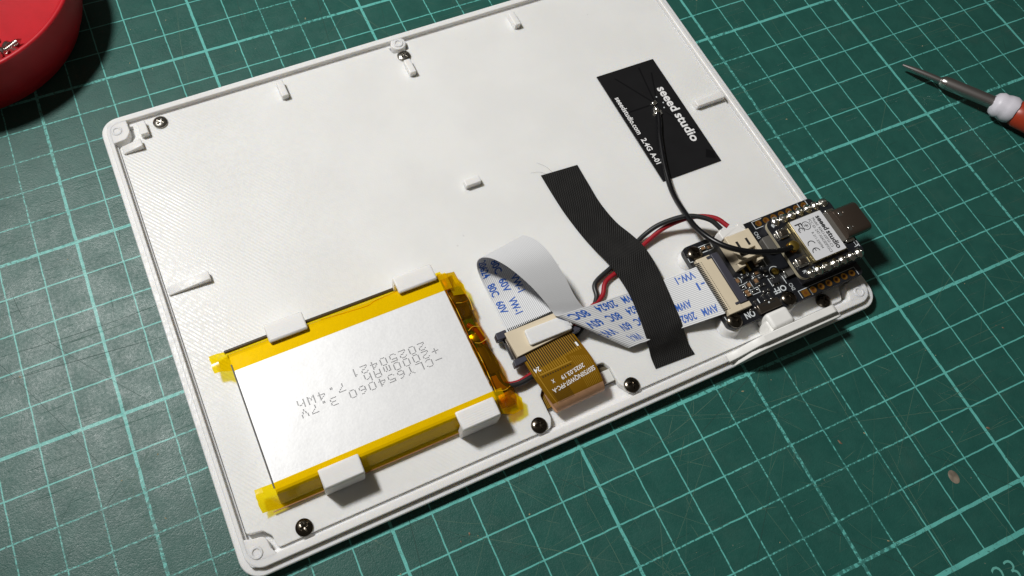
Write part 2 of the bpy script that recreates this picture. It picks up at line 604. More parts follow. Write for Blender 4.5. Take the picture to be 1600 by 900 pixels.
class Loft:
    """strip between two edge curves; u in mm along, v 0..1 across"""
    def __init__(self, A, B, per=8, nv=12, sag=None):
        self.a, self.b = cr(A, per), cr(B, per)
        self.nv = nv
        c = [(p + q) / 2 for p, q in zip(self.a, self.b)]
        self.u = [0.0]
        for p, q in zip(c, c[1:]):
            self.u.append(self.u[-1] + (q - p).length)
        self.w = sum((p - q).length for p, q in zip(self.a, self.b)) / len(self.a)
        self.sag = sag
        self.P = [[self.raw(i, j / nv) for j in range(nv + 1)] for i in range(len(self.a))]
        n = len(self.a)
        self.N = []
        for i in range(n):
            row = []
            for j in range(nv + 1):
                tu = self.P[min(i + 1, n - 1)][j] - self.P[max(i - 1, 0)][j]
                tv = self.P[i][min(j + 1, nv)] - self.P[i][max(j - 1, 0)]
                row.append(tu.cross(tv).normalized())
            self.N.append(row)

    def raw(self, i, v):
        p = self.a[i].lerp(self.b[i], v)
        if self.sag:
            p = p + Vector((0, 0, self.sag(self.u[i] if len(self.u) > i else 0, v)))
        return p

    def at(self, u, v, h=0.0):
        u = min(max(u, 0.0), self.u[-1] - 1e-6)
        lo = 0
        hi = len(self.u) - 1
        while hi - lo > 1:
            mid = (lo + hi) // 2
            if self.u[mid] <= u:
                lo = mid
            else:
                hi = mid
        t = (u - self.u[lo]) / (self.u[lo + 1] - self.u[lo])
        x = min(max(v, 0.0), 1.0) * self.nv
        j = min(int(x), self.nv - 1)
        s = x - j
        def bil(G):
            return (G[lo][j] * (1 - t) + G[lo + 1][j] * t) * (1 - s) + (G[lo][j + 1] * (1 - t) + G[lo + 1][j + 1] * t) * s
        return bil(self.P) + bil(self.N).normalized() * h

    def mesh(self, name, thick, mats=(0, 0), i0=0, i1=None, smooth=60):
        """closed sheet: +normal side takes mats[0], the other mats[1]"""
        n = (len(self.a) if i1 is None else i1)
        nv = self.nv
        vs, fs, mi, uv = [], [], [], []
        idx = {}
        for sgn in (1, -1):
            for i in range(i0, n):
                for j in range(nv + 1):
                    idx[(sgn, i, j)] = len(vs)
                    vs.append(tuple(self.P[i][j] + self.N[i][j] * (sgn * thick / 2)))
                    uv.append((self.u[i], j / nv * self.w))
        for i in range(i0, n - 1):
            for j in range(nv):
                q = [(i, j), (i + 1, j), (i + 1, j + 1), (i, j + 1)]
                fs.append(tuple(idx[(1, *k)] for k in q))
                mi.append(mats[0])
                fs.append(tuple(idx[(-1, *k)] for k in reversed(q)))
                mi.append(mats[1])
        def side(k0, k1):
            fs.append((idx[(1, *k0)], idx[(-1, *k0)], idx[(-1, *k1)], idx[(1, *k1)]))
            mi.append(mats[1])
        for i in range(i0, n - 1):
            side((i + 1, 0), (i, 0))
            side((i, nv), (i + 1, nv))
        for j in range(nv):
            side((i0, j), (i0, j + 1))
            side((n - 1, j + 1), (n - 1, j))
        return py_mesh(name, vs, fs, smooth, mi, uv)

    def strips(self, name, rects, h):
        """rects: (u0, u1, v0, v1) painted as thin strips following the surface"""
        vs, fs = [], []
        for u0, u1, v0, v1 in rects:
            n = max(1, int(abs(u1 - u0) / 0.8))
            base = len(vs)
            for k in range(n + 1):
                u = u0 + (u1 - u0) * k / n
                vs.append(tuple(self.at(u, v0, h)))
                vs.append(tuple(self.at(u, v1, h)))
            for k in range(n):
                a = base + 2 * k
                fs.append((a, a + 2, a + 3, a + 1))
        return py_mesh(name, vs, fs)


_text_cache = {}
def text2d(s, bold=0.0):
    """flat text as (verts, faces); cap height 1, starting at x = 0"""
    key = (s, bold)
    if key in _text_cache:
        return _text_cache[key]
    def grab(t):
        cu = bpy.data.curves.new('txt', 'FONT')
        cu.body = t
        cu.size = 1.0
        cu.offset = bold
        cu.resolution_u = 3
        ob = bpy.data.objects.new('txt', cu)
        COL.objects.link(ob)
        dg = bpy.context.evaluated_depsgraph_get()
        me = bpy.data.meshes.new_from_object(ob.evaluated_get(dg))
        vs = [tuple(v.co) for v in me.vertices]
        fs = [tuple(p.vertices) for p in me.polygons]
        bpy.data.objects.remove(ob)
        bpy.data.curves.remove(cu)
        bpy.data.meshes.remove(me)
        return vs, fs
    if 'H' not in _text_cache:
        hv, _ = grab('H')
        _text_cache['H'] = max(v[1] for v in hv)
    cap = _text_cache['H']
    vs, fs = grab(s)
    x0 = min(v[0] for v in vs)
    vs = [((v[0] - x0) / cap, v[1] / cap) for v in vs]
    _text_cache[key] = (vs, fs)
    return vs, fs


def text_w(s, bold=0.0):
    return max(v[0] for v in text2d(s, bold)[0])


def flat_text(items, z, name, mat, parent):
    """items: (string, origin xy, direction of reading, cap height, total width or None, bold)"""
    V, F = [], []
    for s, (ox, oy), ang, cap, width, bold in items:
        vs, fs = text2d(s, bold)
        sx = cap if width is None else width / text_w(s, bold)
        c, sn = math.cos(ang), math.sin(ang)
        b = len(V)
        for x, y in vs:
            x, y = x * sx, y * cap
            V.append((ox + x * c - y * sn, oy + x * sn + y * c, z))
        F += [tuple(i + b for i in f) for f in fs]
    return link_mesh(name, py_mesh(name, V, F), mat, parent)


def quads(rects, z):
    """flat axis-aligned rectangles (x0, x1, y0, y1)"""
    V, F = [], []
    for x0, x1, y0, y1 in rects:
        b = len(V)
        V += [(x0, y0, z), (x1, y0, z), (x1, y1, z), (x0, y1, z)]
        F.append((b, b + 1, b + 2, b + 3))
    return V, F


def frame_rects(x0, x1, y0, y1, w=0.18, gaps=''):
    r = []
    if 'b' not in gaps: r.append((x0, x1, y0, y0 + w))
    if 't' not in gaps: r.append((x0, x1, y1 - w, y1))
    if 'l' not in gaps: r.append((x0, x0 + w, y0 + w, y1 - w))
    if 'r' not in gaps: r.append((x1 - w, x1, y0 + w, y1 - w))
    return r


def rrect(x0, x1, y0, y1, r, n=6):
    out = []
    for cx, cy, a0 in ((x1 - r, y0 + r, -90), (x1 - r, y1 - r, 0), (x0 + r, y1 - r, 90), (x0 + r, y0 + r, 180)):
        for k in range(n + 1):
            a = math.radians(a0 + 90 * k / n)
            out.append((cx + r * math.cos(a), cy + r * math.sin(a)))
    return out


HALF = math.pi
DOWN = -math.pi / 2

# ---------------------------------------------------------------- the surface: cutting mat
MAT_O = (235.318, 46.848, 0.0)            # an intersection of two bold grid lines
mat_rot = math.radians(-0.5)
def mat_xy(u, v):                           # grid cell -> scene mm
    c, s = math.cos(mat_rot), math.sin(mat_rot)
    return MAT_O[0] + (u * c - v * s) * 10, MAT_O[1] + (u * s + v * c) * 10
mo = link_mesh('cutting_mat', bm_mesh('cutting_mat', prism_bm(rrect(-380, 190, -135, 300, 8), -3, 0, 0.4), 40), 'mat')
mo.location = Vector(MAT_O) * S
mo.rotation_euler = (0, 0, mat_rot)
tag(mo, 'worn dark green cutting mat with a light grid', 'cutting mat', kind='structure')
V, F = [], []
for num, u in ((22, -8), (23, -7), (24, -6), (25, -5), (26, -4), (21, -9), (20, -10)):
    s = str(num)
    vs, fs = text2d(s, -0.012)
    k = 5.2
    wd_ = 6.4
    sx = wd_ / text_w(s, -0.012)
    b = len(V)
    for x, y in vs:
        V.append((u * 10 + x * sx - wd_ / 2 + 1.3, -113.0 - k + y * k - 0.6, 0.02))
    F += [tuple(i + b for i in f) for f in fs]
num = py_mesh('numerals', V, F)
no = link_mesh('numerals', num, 'ink', mo, loc=None)
no.location = (0, 0, 0)

def cuts(name, n, seed, lmin, lmax, wmin, wmax, mat, zone):
    rr = random.Random(seed)
    vs, fs = [], []
    for _ in range(n):
        x, y = rr.uniform(*zone[0]), rr.uniform(*zone[1])
        a = rr.choice([0.0, 1.57, 0.9, 2.4, rr.uniform(0, 3.14), rr.uniform(0, 3.14), rr.uniform(0, 3.14)]) + rr.gauss(0, 0.12)
        L = lmin + (lmax - lmin) * rr.random() ** 2.2
        w = rr.uniform(wmin, wmax)
        bend = rr.gauss(0, 0.012) / 1.0
        k = 9
        b = len(vs)
        for i in range(k + 1):
            s_ = i / k
            px = x + math.cos(a) * L * (s_ - 0.5)
            py = y + math.sin(a) * L * (s_ - 0.5)
            px += -math.sin(a) * bend * L * 4 * (s_ - 0.5) ** 2
            py += math.cos(a) * bend * L * 4 * (s_ - 0.5) ** 2
            hw = w / 2 * math.sin(math.pi * min(0.97, max(0.03, s_))) ** 0.5 * rr.uniform(0.55, 1.2)
            vs.append((px - math.sin(a) * -hw, py - math.cos(a) * hw, 0.012))
            vs.append((px + math.sin(a) * -hw, py + math.cos(a) * hw, 0.012))
        for i in range(k):
            q = b + 2 * i
            fs.append((q, q + 2, q + 3, q + 1))
    o = link_mesh(name, py_mesh(name, vs, fs), mat, mo)
    o.location = (0, 0, 0)
    o['kind'] = 'stuff'
M['cut_pale'] = simple('cut_pale', (0.075, 0.15, 0.105), 0.6)
M['cut_dark'] = simple('cut_dark', (0.012, 0.05, 0.040), 0.7)
cuts('knife_scratches', 330, 5, 3, 60, 0.05, 0.13, 'cut_pale', ((-290, 60), (-135, 140)))
cuts('knife_scratches', 170, 15, 4, 45, 0.05, 0.15, 'cut_pale', ((-180, 0), (-130, -40)))
cuts('knife_cuts', 150, 9, 4, 70, 0.06, 0.16, 'cut_dark', ((-290, 60), (-135, 140)))

# ---------------------------------------------------------------- white enclosure frame (lies face down)
case = empty('enclosure_frame', (90, 66, 0), 'white printed picture-frame case lying face down with raised rim', 'case')

def ring_loft(name, rings, cap_first=True, cap_last=True, n=8, smooth=35):
    vs, fs = [], []
    m = None
    for x0, x1, y0, y1, r, z in rings:
        o = rrect(x0, x1, y0, y1, r, n)
        m = len(o)
        vs += [(x, y, z) for x, y in o]
    for i in range(len(rings) - 1):
        for k in range(m):
            k2 = (k + 1) % m
            fs.append((i * m + k, i * m + k2, (i + 1) * m + k2, (i + 1) * m + k))
    if cap_first:
        fs.append(tuple(range(m - 1, -1, -1)))
    if cap_last:
        b = (len(rings) - 1) * m
        fs.append(tuple(range(b, b + m)))
    return py_mesh(name, vs, fs, smooth)

OX0, OX1, OY0, OY1 = 0.5, 178.9, 0.4, 131.9
LIP, RIM, P0 = 3.0, 4.4, 3.6
link_mesh('bezel_shell', ring_loft('bezel_shell', [
    (OX0 + 2.2, OX1 - 2.2, OY0 + 2.2, OY1 - 2.2, 3.0, 0.05),
    (OX0 + 0.25, OX1 - 0.25, OY0 + 0.25, OY1 - 0.25, 4.8, 1.5),
    (OX0, OX1, OY0, OY1, 5.0, 1.9),
    (OX0, OX1, OY0, OY1, 5.0, LIP - 0.2),
    (OX0 + 0.2, OX1 - 0.2, OY0 + 0.2, OY1 - 0.2, 4.8, LIP),
    (2.05, 176.85, 2.05, 130.15, 3.9, LIP),
    (3.0, 175.6, 3.9, 128.8, 2.6, LIP),
    (3.30, 175.4, 4.0, 128.7, 2.6, LIP - 0.25),
    (3.68, 174.95, 4.72, 127.75, 2.6, LIP - 0.35),
    (3.7, 174.9, 4.74, 127.7, 2.6, 1.2)]), 'shell', case)
# raised rim standing on the shell
link_mesh('rim', ring_loft('rim', [
    (2.0, 176.9, 2.0, 130.2, 4.0, LIP - 0.3),
    (2.0, 176.9, 2.0, 130.2, 4.0, RIM - 0.15),
    (2.15, 176.75, 2.15, 130.05, 3.85, RIM),
    (2.9, 175.75, 3.65, 129.05, 2.9, RIM),
    (3.02, 175.6, 3.8, 128.95, 2.8, RIM - 0.12),
    (3.05, 175.55, 3.85, 128.9, 2.8, 2.8)], False, False), 'shell', case)

def boss(cx, cy, outline, h, ring_h):
    p = prism('screw_boss', outline, 1.1, h, 'shell', case, 0.18)
    r = link_mesh('boss_ring', lathe_mesh('boss_ring', [(1.45, h - 0.1), (1.45, ring_h - 0.12), (1.33, ring_h), (0.95, ring_h), (0.85, ring_h - 0.1), (0.8, ring_h - 1.9), (0, ring_h - 1.95)], 24, cx, cy), 'shell', p)
    return p
boss(4.75, 126.4, round_poly([(2.5, 129.6, 1.5), (2.5, 122.6, 0.6), (6.6, 122.9, 2.0), (8.0, 125.0, 1.5), (8.0, 129.6, 0.4)]), RIM - 0.05, RIM + 0.12)
boss(4.85, 5.5, round_poly([(2.5, 2.6, 1.5), (9.4, 2.9, 0.5), (8.2, 5.2, 1.0), (7.8, 8.3, 2.2), (5.2, 8.6, 1.0), (2.5, 9.4, 0.5)]), RIM - 0.05, RIM + 0.22)
boss(173.9, 4.9, round_poly([(176.3, 2.6, 1.6), (176.3, 9.0, 0.5), (171.6, 8.2, 2.2), (170.6, 5.0, 1.2), (169.4, 2.9, 0.5)]), RIM - 0.05, RIM + 0.2)
boss(90.3, 127.3, [(90.3 + 2.3 * math.cos(t * math.pi / 12), 127.4 + 2.3 * math.sin(t * math.pi / 12)) for t in range(24)], RIM - 0.05, RIM + 0.25)
# power slider: its own printed piece let into the lower edge
sl = empty('power_slider', (147, 3, 3), 'white printed power slider with square knob beside the circuit board', 'slider')
def side_profile(name, xz, y0, y1, bev, mat, parent):
    """outline in x-z pulled along y"""
    b = bmesh.new()
    lo = [b.verts.new((x, y0, z)) for x, z in xz]
    hi = [b.verts.new((x, y1, z)) for x, z in xz]
    n = len(xz)
    for k in range(n):
        b.faces.new((lo[k], lo[(k + 1) % n], hi[(k + 1) % n], hi[k]))
    b.faces.new(lo[::-1])
    b.faces.new(hi)
    bmesh.ops.recalc_face_normals(b, faces=b.faces)
    ed = [e for e in b.edges if abs(e.verts[0].co.y - e.verts[1].co.y) < 1e-6]
    bmesh.ops.bevel(b, geom=ed, offset=bev, segments=3, affect='EDGES', profile=0.5)
    return link_mesh(name, bm_mesh(name, b, 45), mat, parent)
side_profile('slider_bar', [(129.8, 2.7), (129.8, 4.42), (131.8, 4.9), (133.6, 6.6), (135.4, 8.6), (136.8, 9.6), (138.6, 10.0), (160.2, 10.0), (161.0, 9.8), (161.4, 9.2), (161.4, 2.7)], 1.75, 3.85, 0.28, 'slider', sl)
side_profile('slider_rail', [(131.2, 2.9), (133.0, 4.6), (135.2, 7.2), (136.6, 8.2), (138.2, 8.6), (161.2, 8.6), (162.1, 8.4), (162.4, 7.9), (162.3, 7.1), (139.0, 7.1), (136.2, 5.6), (134.4, 2.8)], 0.5, 1.9, 0.22, 'slider', sl)
side_profile('finger_tab', [(146.6, 5.0), (146.8, 7.2), (152.0, 7.2), (155.0, 6.9), (152.0, 5.0)], 0.0, 1.9, 0.2, 'slider', sl)
link_mesh('slider_knob', bm_mesh('slider_knob', box_bm(142.5, 149.1, 4.0, 8.5, 4.0, 10.0, 0.9, 5), 50), 'slider', sl)
prism('slider_step', round_poly([(142.1, 3.6, 0.3), (149.9, 3.5, 0.3), (149.6, 6.9, 1.0), (142.0, 7.1, 1.0)], 6), 3.8, 8.9, 'slider', sl, 0.5)

# ---------------------------------------------------------------- display panel, seen through the slot
dp = empty('e_paper_display', (90, 11, 1.2), 'edge of the display seen in the slot under the orange flex', 'display')
box('panel_back', (77, 104, 9.2, 18, 1.25, 2.0), 'glass_panel', dp, 0.05)
box('panel_flex_base', (80.9, 86.5, 9.6, 15.2, 2.05, 2.25), 'trace', dp, 0.02)
V, F = quads([(81.2 + 0.36 * k, 81.37 + 0.36 * k, 9.7, 13.2) for k in range(14)] + [(81.2, 83.4, 13.6, 15.0), (84.2, 85.0, 13.4, 15.0)], 2.28)
link_mesh('panel_traces', py_mesh('panel_traces', V, F), 'flex_dark', dp)
box('panel_bracket', (97.6, 100.4, 9.4, 12.6, 1.3, 2.9), 'panel_white', dp, 0.12)
box('panel_clip', (96.2, 97.7, 9.7, 13.4, 1.9, 2.5), 'steel_dark', dp, 0.05)
box('panel_ledge', (82.5, 97.4, 8.6, 9.15, 1.25, 2.3), 'panel_white', dp, 0.08)

# ---------------------------------------------------------------- mounting plate with ribs, clips and standoffs
plate = empty('mounting_plate', (90, 66, 2), 'flat white printed plate filling the case, with ribs and battery clips', 'plate')
outl = round_poly([
    (9.6, 4.8, 0.9), (9.2, 7.8, 1.0), (7.6, 9.6, 1.2), (3.95, 10.2, 0.8),
    (3.95, 121.4, 1.0), (7.4, 121.4, 1.2), (9.0, 123.4, 1.2), (9.2, 127.6, 1.0),
    (87.2, 127.6, 0.6), (87.6, 124.6, 1.2), (93.0, 124.6, 1.2), (93.4, 127.6, 0.6),
    (174.8, 127.6, 1.5), (174.8, 10.0, 0.8), (170.2, 9.2, 1.4), (168.6, 4.8, 0.9),
    (105.6, 4.8, 0.8), (102.8, 4.7, 1.6), (100.7, 8.0, 1.6), (100.6, 12.6, 0.6), (99.6, 14.6, 1.3), (82.4, 14.9, 1.4), (80.7, 13.0, 1.2), (80.6, 7.0, 1.0), (79.4, 4.7, 1.4), (74.0, 4.8, 1.0)])
prism('plate_sheet', outl[::-1], 1.5, P0, 'plate', plate, 0.14)

def rib(x0, x1, y0, y1, h, skew=0.0, wedge=None):
    b = box_bm(x0, x1, y0, y1, P0 - 0.2, P0 + h, 0.22, 3)
    if wedge == 'x':                                  # ramped up from the left end
        for v in b.verts:
            if v.co.z > P0 + h * 0.5:
                t = (v.co.x - x0) / (x1 - x0)
                v.co.z = P0 + 0.15 + (v.co.z - P0 - 0.15) * min(1, 0.2 + t * 3.2)
    return link_mesh('locating_rib', bm_mesh('locating_rib', b, 50), 'rib', plate)
rib(10.6, 12.8, 121.9, 126.4, 2.1)
rib(51.1, 53.1, 120.3, 125.9, 2.1)
rib(88.9, 90.9, 114.8, 119.9, 2.1)
rib(126.5, 128.5, 120.1, 125.2, 2.1)
rib(4.6, 10.2, 118.4, 120.9, 2.0, wedge='x')
rib(4.3, 15.4, 73.0, 75.4, 1.9, wedge='x')
rib(88.2, 92.8, 73.5, 75.6, 2.0)
rib(164.4, 174.2, 73.0, 75.2, 2.0)
V, F = [], []

def clip(x0, x1, y_out, y_in, sgn):
    """L-shaped clip: wall outside the cell, lip reaching over it"""
    w = 1.9
    prof = [(y_out, P0 - 0.2), (y_out, 8.6), (y_out + sgn * 0.15, 9.1), (y_out, 9.5), (y_out + sgn * 0.1, 10.7), (y_out + sgn * 0.5, 11.1),
            (y_in - sgn * 0.4, 11.1), (y_in, 10.8), (y_in, 10.2), (y_in - sgn * 0.2, 9.95), (y_out + sgn * w, 9.9), (y_out + sgn * w, P0 - 0.2)]
    b = bmesh.new()
    lo = [b.verts.new((x0, y, z)) for y, z in prof]
    hi = [b.verts.new((x1, y, z)) for y, z in prof]
    n = len(prof)
    for k in range(n):
        b.faces.new((lo[k], lo[(k + 1) % n], hi[(k + 1) % n], hi[k]))
    b.faces.new(lo[::-1])
    b.faces.new(hi)
    bmesh.ops.recalc_face_normals(b, faces=b.faces)
    ed = [e for e in b.edges if abs(e.verts[0].co.x - e.verts[1].co.x) < 1e-6]
    bmesh.ops.bevel(b, geom=ed, offset=0.3, segments=2, affect='EDGES', profile=0.5)
    return link_mesh('battery_clip', bm_mesh('battery_clip', b, 50), 'rib', plate)
clip(23.5, 33.3, 11.1, 15.9, 1)
clip(57.8, 67.8, 11.0, 15.9, 1)
clip(23.5, 33.3, 53.8, 48.9, -1)
clip(57.5, 68.0, 53.7, 49.0, -1)
for x, y in ((135.6, 30.7), (135.0, 10.3), (152.0, 10.1)):
    link_mesh('standoff', lathe_mesh('standoff', [(3.3, P0 - 0.1), (3.0, P0 + 0.25), (2.75, P0 + 0.6), (2.7, 6.2), (2.55, 6.38), (0, 6.38)], 32, x, y), 'rib', plate)
# hook that holds the little adapter board down
b = prism_bm(round_poly([(82.7, 24.4, 0.5), (94.6, 24.4, 0.4), (94.6, 28.4, 0.4), (83.0, 28.6, 0.5)]), 8.15, 8.95, 0.18, 2)
box_bm(93.4, 95.2, 25.1, 28.0, P0 - 0.1, 8.7, 0.25, 2, bm=b)
link_mesh('adapter_hook', bm_mesh('adapter_hook', b, 50), 'rib', plate)
# short raised track moulded beside the slot
link_mesh('wire_guide', tube_mesh('wire_guide', [(81.5, 16.2, P0 - 0.25), (83.5, 16.9, P0 - 0.15), (86.5, 17.3, P0 - 0.2)], 0.45, 6, 10), 'plate', plate)

# ---------------------------------------------------------------- screws
def screw_mesh(name, R=2.0, H=1.15, seed=0):
    vs, fs = [], []
    nr, na = 13, 48
    rows = [[0]]
    def top(r, a):
        z = H * math.sqrt(max(0, 1 - (r / (R * 1.12)) ** 2)) * 0.98
        x, y = r * math.cos(a), r * math.sin(a)
        c = math.cos(0.5 + seed); s = math.sin(0.5 + seed)
        x, y = x * c - y * s, x * s + y * c
        arm = 0.27
        L = R * 0.58
        if (abs(x) < arm and abs(y) < L) or (abs(y) < arm and abs(x) < L):
            z -= 0.55 * (1 - min(1.0, max(abs(x), abs(y)) / L) * 0.5)
        return z
    vs.append((0, 0, top(0, 0)))
    for i in range(1, nr + 1):
        r = R * i / nr
        rows.append(list(range(len(vs), len(vs) + na)))
        for k in range(na):
            a = 2 * math.pi * k / na
            vs.append((r * math.cos(a), r * math.sin(a), top(r, a)))
    rows.append(list(range(len(vs), len(vs) + na)))
    for k in range(na):
        a = 2 * math.pi * k / na
        vs.append((R * 0.99 * math.cos(a), R * 0.99 * math.sin(a), -0.05))
    for k in range(na):
        fs.append((0, rows[1][k], rows[1][(k + 1) % na]))
    for a, b in zip(rows[1:], rows[2:]):
        for k in range(na):
            fs.append((a[k], b[k], b[(k + 1) % na], a[(k + 1) % na]))
    return py_mesh(name, vs, fs, 42)

scr = [screw_mesh('screw_a', 2.0, 1.15, 0.2), screw_mesh('screw_b', 2.0, 1.15, 1.0), screw_mesh('screw_c', 2.0, 1.2, 0.6)]
for i, (x, y, z, mt, lab) in enumerate((
        (16.6, 125.3, P0, 'screw_light', 'bright zinc pan-head screw in the far left corner of the plate'),
        (90.2, 122.6, P0, 'screw_light', 'zinc screw tucked between the far rim boss and a rib'),
        (16.4, 6.5, P0, 'screw_dark', 'dark screw in the near left corner of the plate below the battery'),
        (76.9, 6.4, P0, 'screw_dark', 'dark screw left of the slot with the orange flex'),
        (103.3, 6.4, P0, 'screw_dark', 'dark screw right of the slot with the orange flex'),
        (163.4, 6.6, P0, 'screw_dark', 'dark screw in the white plate right of the slider knob'),
        (135.6, 30.7, 8.0, 'screw_dark', 'dark screw in the far left corner of the black circuit board'),
        (135.0, 10.3, 8.0, 'screw_dark', 'dark screw on the circuit board beside the word ON'),
        (152.0, 10.1, 8.0, 'screw_dark', 'dark screw on the circuit board beside the word OFF'))):
    me = scr[i % 3].copy()
    o = link_mesh('screw', me, mt, loc=(x, y, z), rot=(0, 0, i * 0.7))
    if z < 5:
        o.scale = (1.0, 1.0, 1.0)
    tag(o, lab, 'screw', 'screws in the plate and the circuit board')

# ---------------------------------------------------------------- battery
bat = empty('battery', (41, 32, P0), 'silver pouch battery edged with yellow tape, held by four white clips', 'battery')
prof = [(13.3, 4.7), (13.9, 6.4), (14.9, 9.0), (15.2, 9.4), (15.8, 9.55), (49.4, 9.55), (50.0, 9.4), (50.4, 9.0), (51.3, 6.4), (52.0, 4.7), (51.4, 3.8), (13.9, 3.8)]
b = bmesh.new()
lo = [b.verts.new((13.4, y, z)) for y, z in prof]
hi = [b.verts.new((68.9, y, z)) for y, z in prof]
for k in range(len(prof)):
    b.faces.new((lo[k], lo[(k + 1) % len(prof)], hi[(k + 1) % len(prof)], hi[k]))
b.faces.new(lo[::-1]); b.faces.new(hi)
bmesh.ops.recalc_face_normals(b, faces=b.faces)
bmesh.ops.bevel(b, geom=[e for e in b.edges if abs(e.verts[0].co.x - e.verts[1].co.x) < 1e-6 and e.verts[0].co.z > 9 and e.verts[1].co.z > 9], offset=0.25, segments=2, affect='EDGES')
link_mesh('pouch', bm_mesh('pouch', b, 30), 'foil', bat)

link_mesh('end_seam', tube_mesh('end_seam', [(13.3, 16.2, 9.48), (13.3, 30, 9.5), (13.3, 47.5, 9.48)], 0.17, 4, 6), 'chip', bat)

def tape_side(far):
    """film over one long edge, running on as a pinched tab past the left end"""
    if not far:
        pr = [(17.4, 9.64), (15.7, 9.66), (15.1, 9.5), (14.7, 9.1), (13.8, 6.6), (13.1, 5.3), (12.5, 4.9), (12.3, 4.75)]
        ends = [(18.0, 7.4), (17.0, 7.5), (16.2, 7.45), (15.4, 7.3), (14.6, 7.0), (13.8, 6.5), (13.2, 6.0), (12.8, 5.6)]
    else:
        pr = [(45.8, 9.64), (49.5, 9.66), (50.1, 9.5), (50.5, 9.1), (51.4, 6.6), (52.1, 5.3), (52.7, 4.9), (52.9, 4.75)]
        ends = [(47.8, 7.0), (49.0, 7.2), (50.0, 7.3), (50.8, 7.2), (51.6, 7.0), (52.2, 6.6), (52.6, 6.2), (52.9, 5.9)]
    xs = [68.9 + 2.0, 60, 50, 40, 30, 20, 13.5, 12.3, 10.6, 8.8]
    vs, fs = [], []
    rr = random.Random(3 + far)
    for x in xs:
        t = 0.0 if x >= 13.4 else (13.4 - x) / 4.6
        t = min(1, t * 1.5)
        for (y, z), (y2, z2) in zip(pr, ends):
            jz = 0.0 if x >= 13.4 else rr.uniform(-0.13, 0.13)
            vs.append((x + (0.12 * rr.uniform(-1, 1) if x < 10 else 0), y + (y2 - y) * t, z + (z2 - z) * t + jz))
    m = len(pr)
    for i in range(len(xs) - 1):
        for k in range(m - 1):
            fs.append((i * m + k, i * m + k + 1, (i + 1) * m + k + 1, (i + 1) * m + k))
    return link_mesh('edge_tape', py_mesh('edge_tape', vs, fs, 25), 'kapton', bat)
tape_side(0)
tape_side(1)
# the folded-in lower edge of the film, seen as a brown line along the near side
link_mesh('tape_hem_and_shade', tube_mesh('tape_hem_and_shade', [(11.2, 12.3, 4.75), (30, 12.2, 4.6), (50, 12.2, 4.6), (69, 12.2, 4.7)], 0.16, 4, 6), 'flex_bend', bat)
link_mesh('tape_hem_and_shade', tube_mesh('tape_hem_and_shade', [(12.5, 52.7, 5.2), (30, 52.8, 5.2), (50, 52.7, 5.2), (69, 52.7, 5.2)], 0.5, 4, 8), 'shade_and_tab_brown', bat)  # dark strip standing in for shade on the tape's sloping far side
# a crease in the far tape
link_mesh('tape_crease', tube_mesh('tape_crease', [(37, 50.3, 9.42), (43, 49.7, 9.62), (49, 49.3, 9.66), (51.5, 49.9, 9.6), (57.5, 50.3, 9.42)], 0.09, 5, 6), 'kapton', bat)

# terminal end: protection board, tabs and wire ends below crumpled amber film
box('terminal_block', (69.0, 73.2, 14.5, 49.0, 4.0, 4.6), 'res', bat, 0.05)
box('protection_board', (69.4, 73.0, 17.5, 47.0, 4.6, 5.6), 'green_pcb', bat, 0.05)
for y0, y1, x0, x1, z, tl, mt in ((46.2, 49.6, 69.4, 72.6, 7.6, 0.15, 'flex_bend'), (42.3, 45.8, 69.8, 73.6, 7.2, 0.1, 'shade_and_tab_brown'), (38.2, 41.8, 69.6, 73.4, 6.9, -0.2, 'shade_and_tab_brown'), (34.6, 37.6, 69.4, 71.8, 6.3, 0.0, 'green_pcb'),
                               (31.2, 33.4, 69.6, 72.2, 6.6, 0.25, 'nickel'), (22.0, 29.6, 69.6, 73.2, 6.9, 0.1, 'shade_and_tab_brown'), (17.4, 21.4, 70.4, 73.4, 6.6, -0.3, 'flex_bend'), (13.6, 16.6, 69.8, 73.0, 6.2, 0.2, 'brass')):
    b = box_bm(x0, x1, y0, y1, 4.7, z, 0.12)
    for v in b.verts:
        if v.co.z > 6:
            v.co.z += (v.co.x - (x0 + x1) / 2) * tl
    link_mesh('terminal_tab', bm_mesh('terminal_tab', b, 40), mt, bat)
def crumple(name, x_prof, y0, y1, ny, seed, amp, mat):
    rr = random.Random(seed)
    vs, fs = [], []
    m = len(x_prof)
    for j in range(ny + 1):
        y = y0 + (y1 - y0) * j / ny
        kx = 1.0 + 0.07 * math.sin(j * 1.7 + seed) + 0.05 * math.sin(j * 0.6)
        for i, (x, z) in enumerate(x_prof):
            e = amp * (0.3 if i in (0,) else 1.0)
            vs.append((69 + (x - 69) * (kx if i > 1 else 1) + rr.uniform(-e, e) * 0.5, y + (rr.uniform(-e, e) * 0.8 if 0 < j < ny else 0), z + rr.uniform(-e, e)))
    for j in range(ny):
        for i in range(m - 1):
            a = j * m + i
            q = (a, a + 1, a + m + 1, a + m)
            if rr.random() < 0.5:
                fs += [(q[0], q[1], q[2]), (q[0], q[2], q[3])]
            else:
                fs += [(q[0], q[1], q[3]), (q[1], q[2], q[3])]
    return link_mesh(name, py_mesh(name, vs, fs, 14), mat, bat)
crumple('terminal_film', [(68.6, 9.62), (69.4, 9.0), (70.4, 8.2), (71.6, 7.9), (72.8, 7.7), (73.6, 7.0), (74.1, 5.8), (74.2, 4.5)], 12.6, 50.6, 17, 5, 0.32, 'kapton_amber')
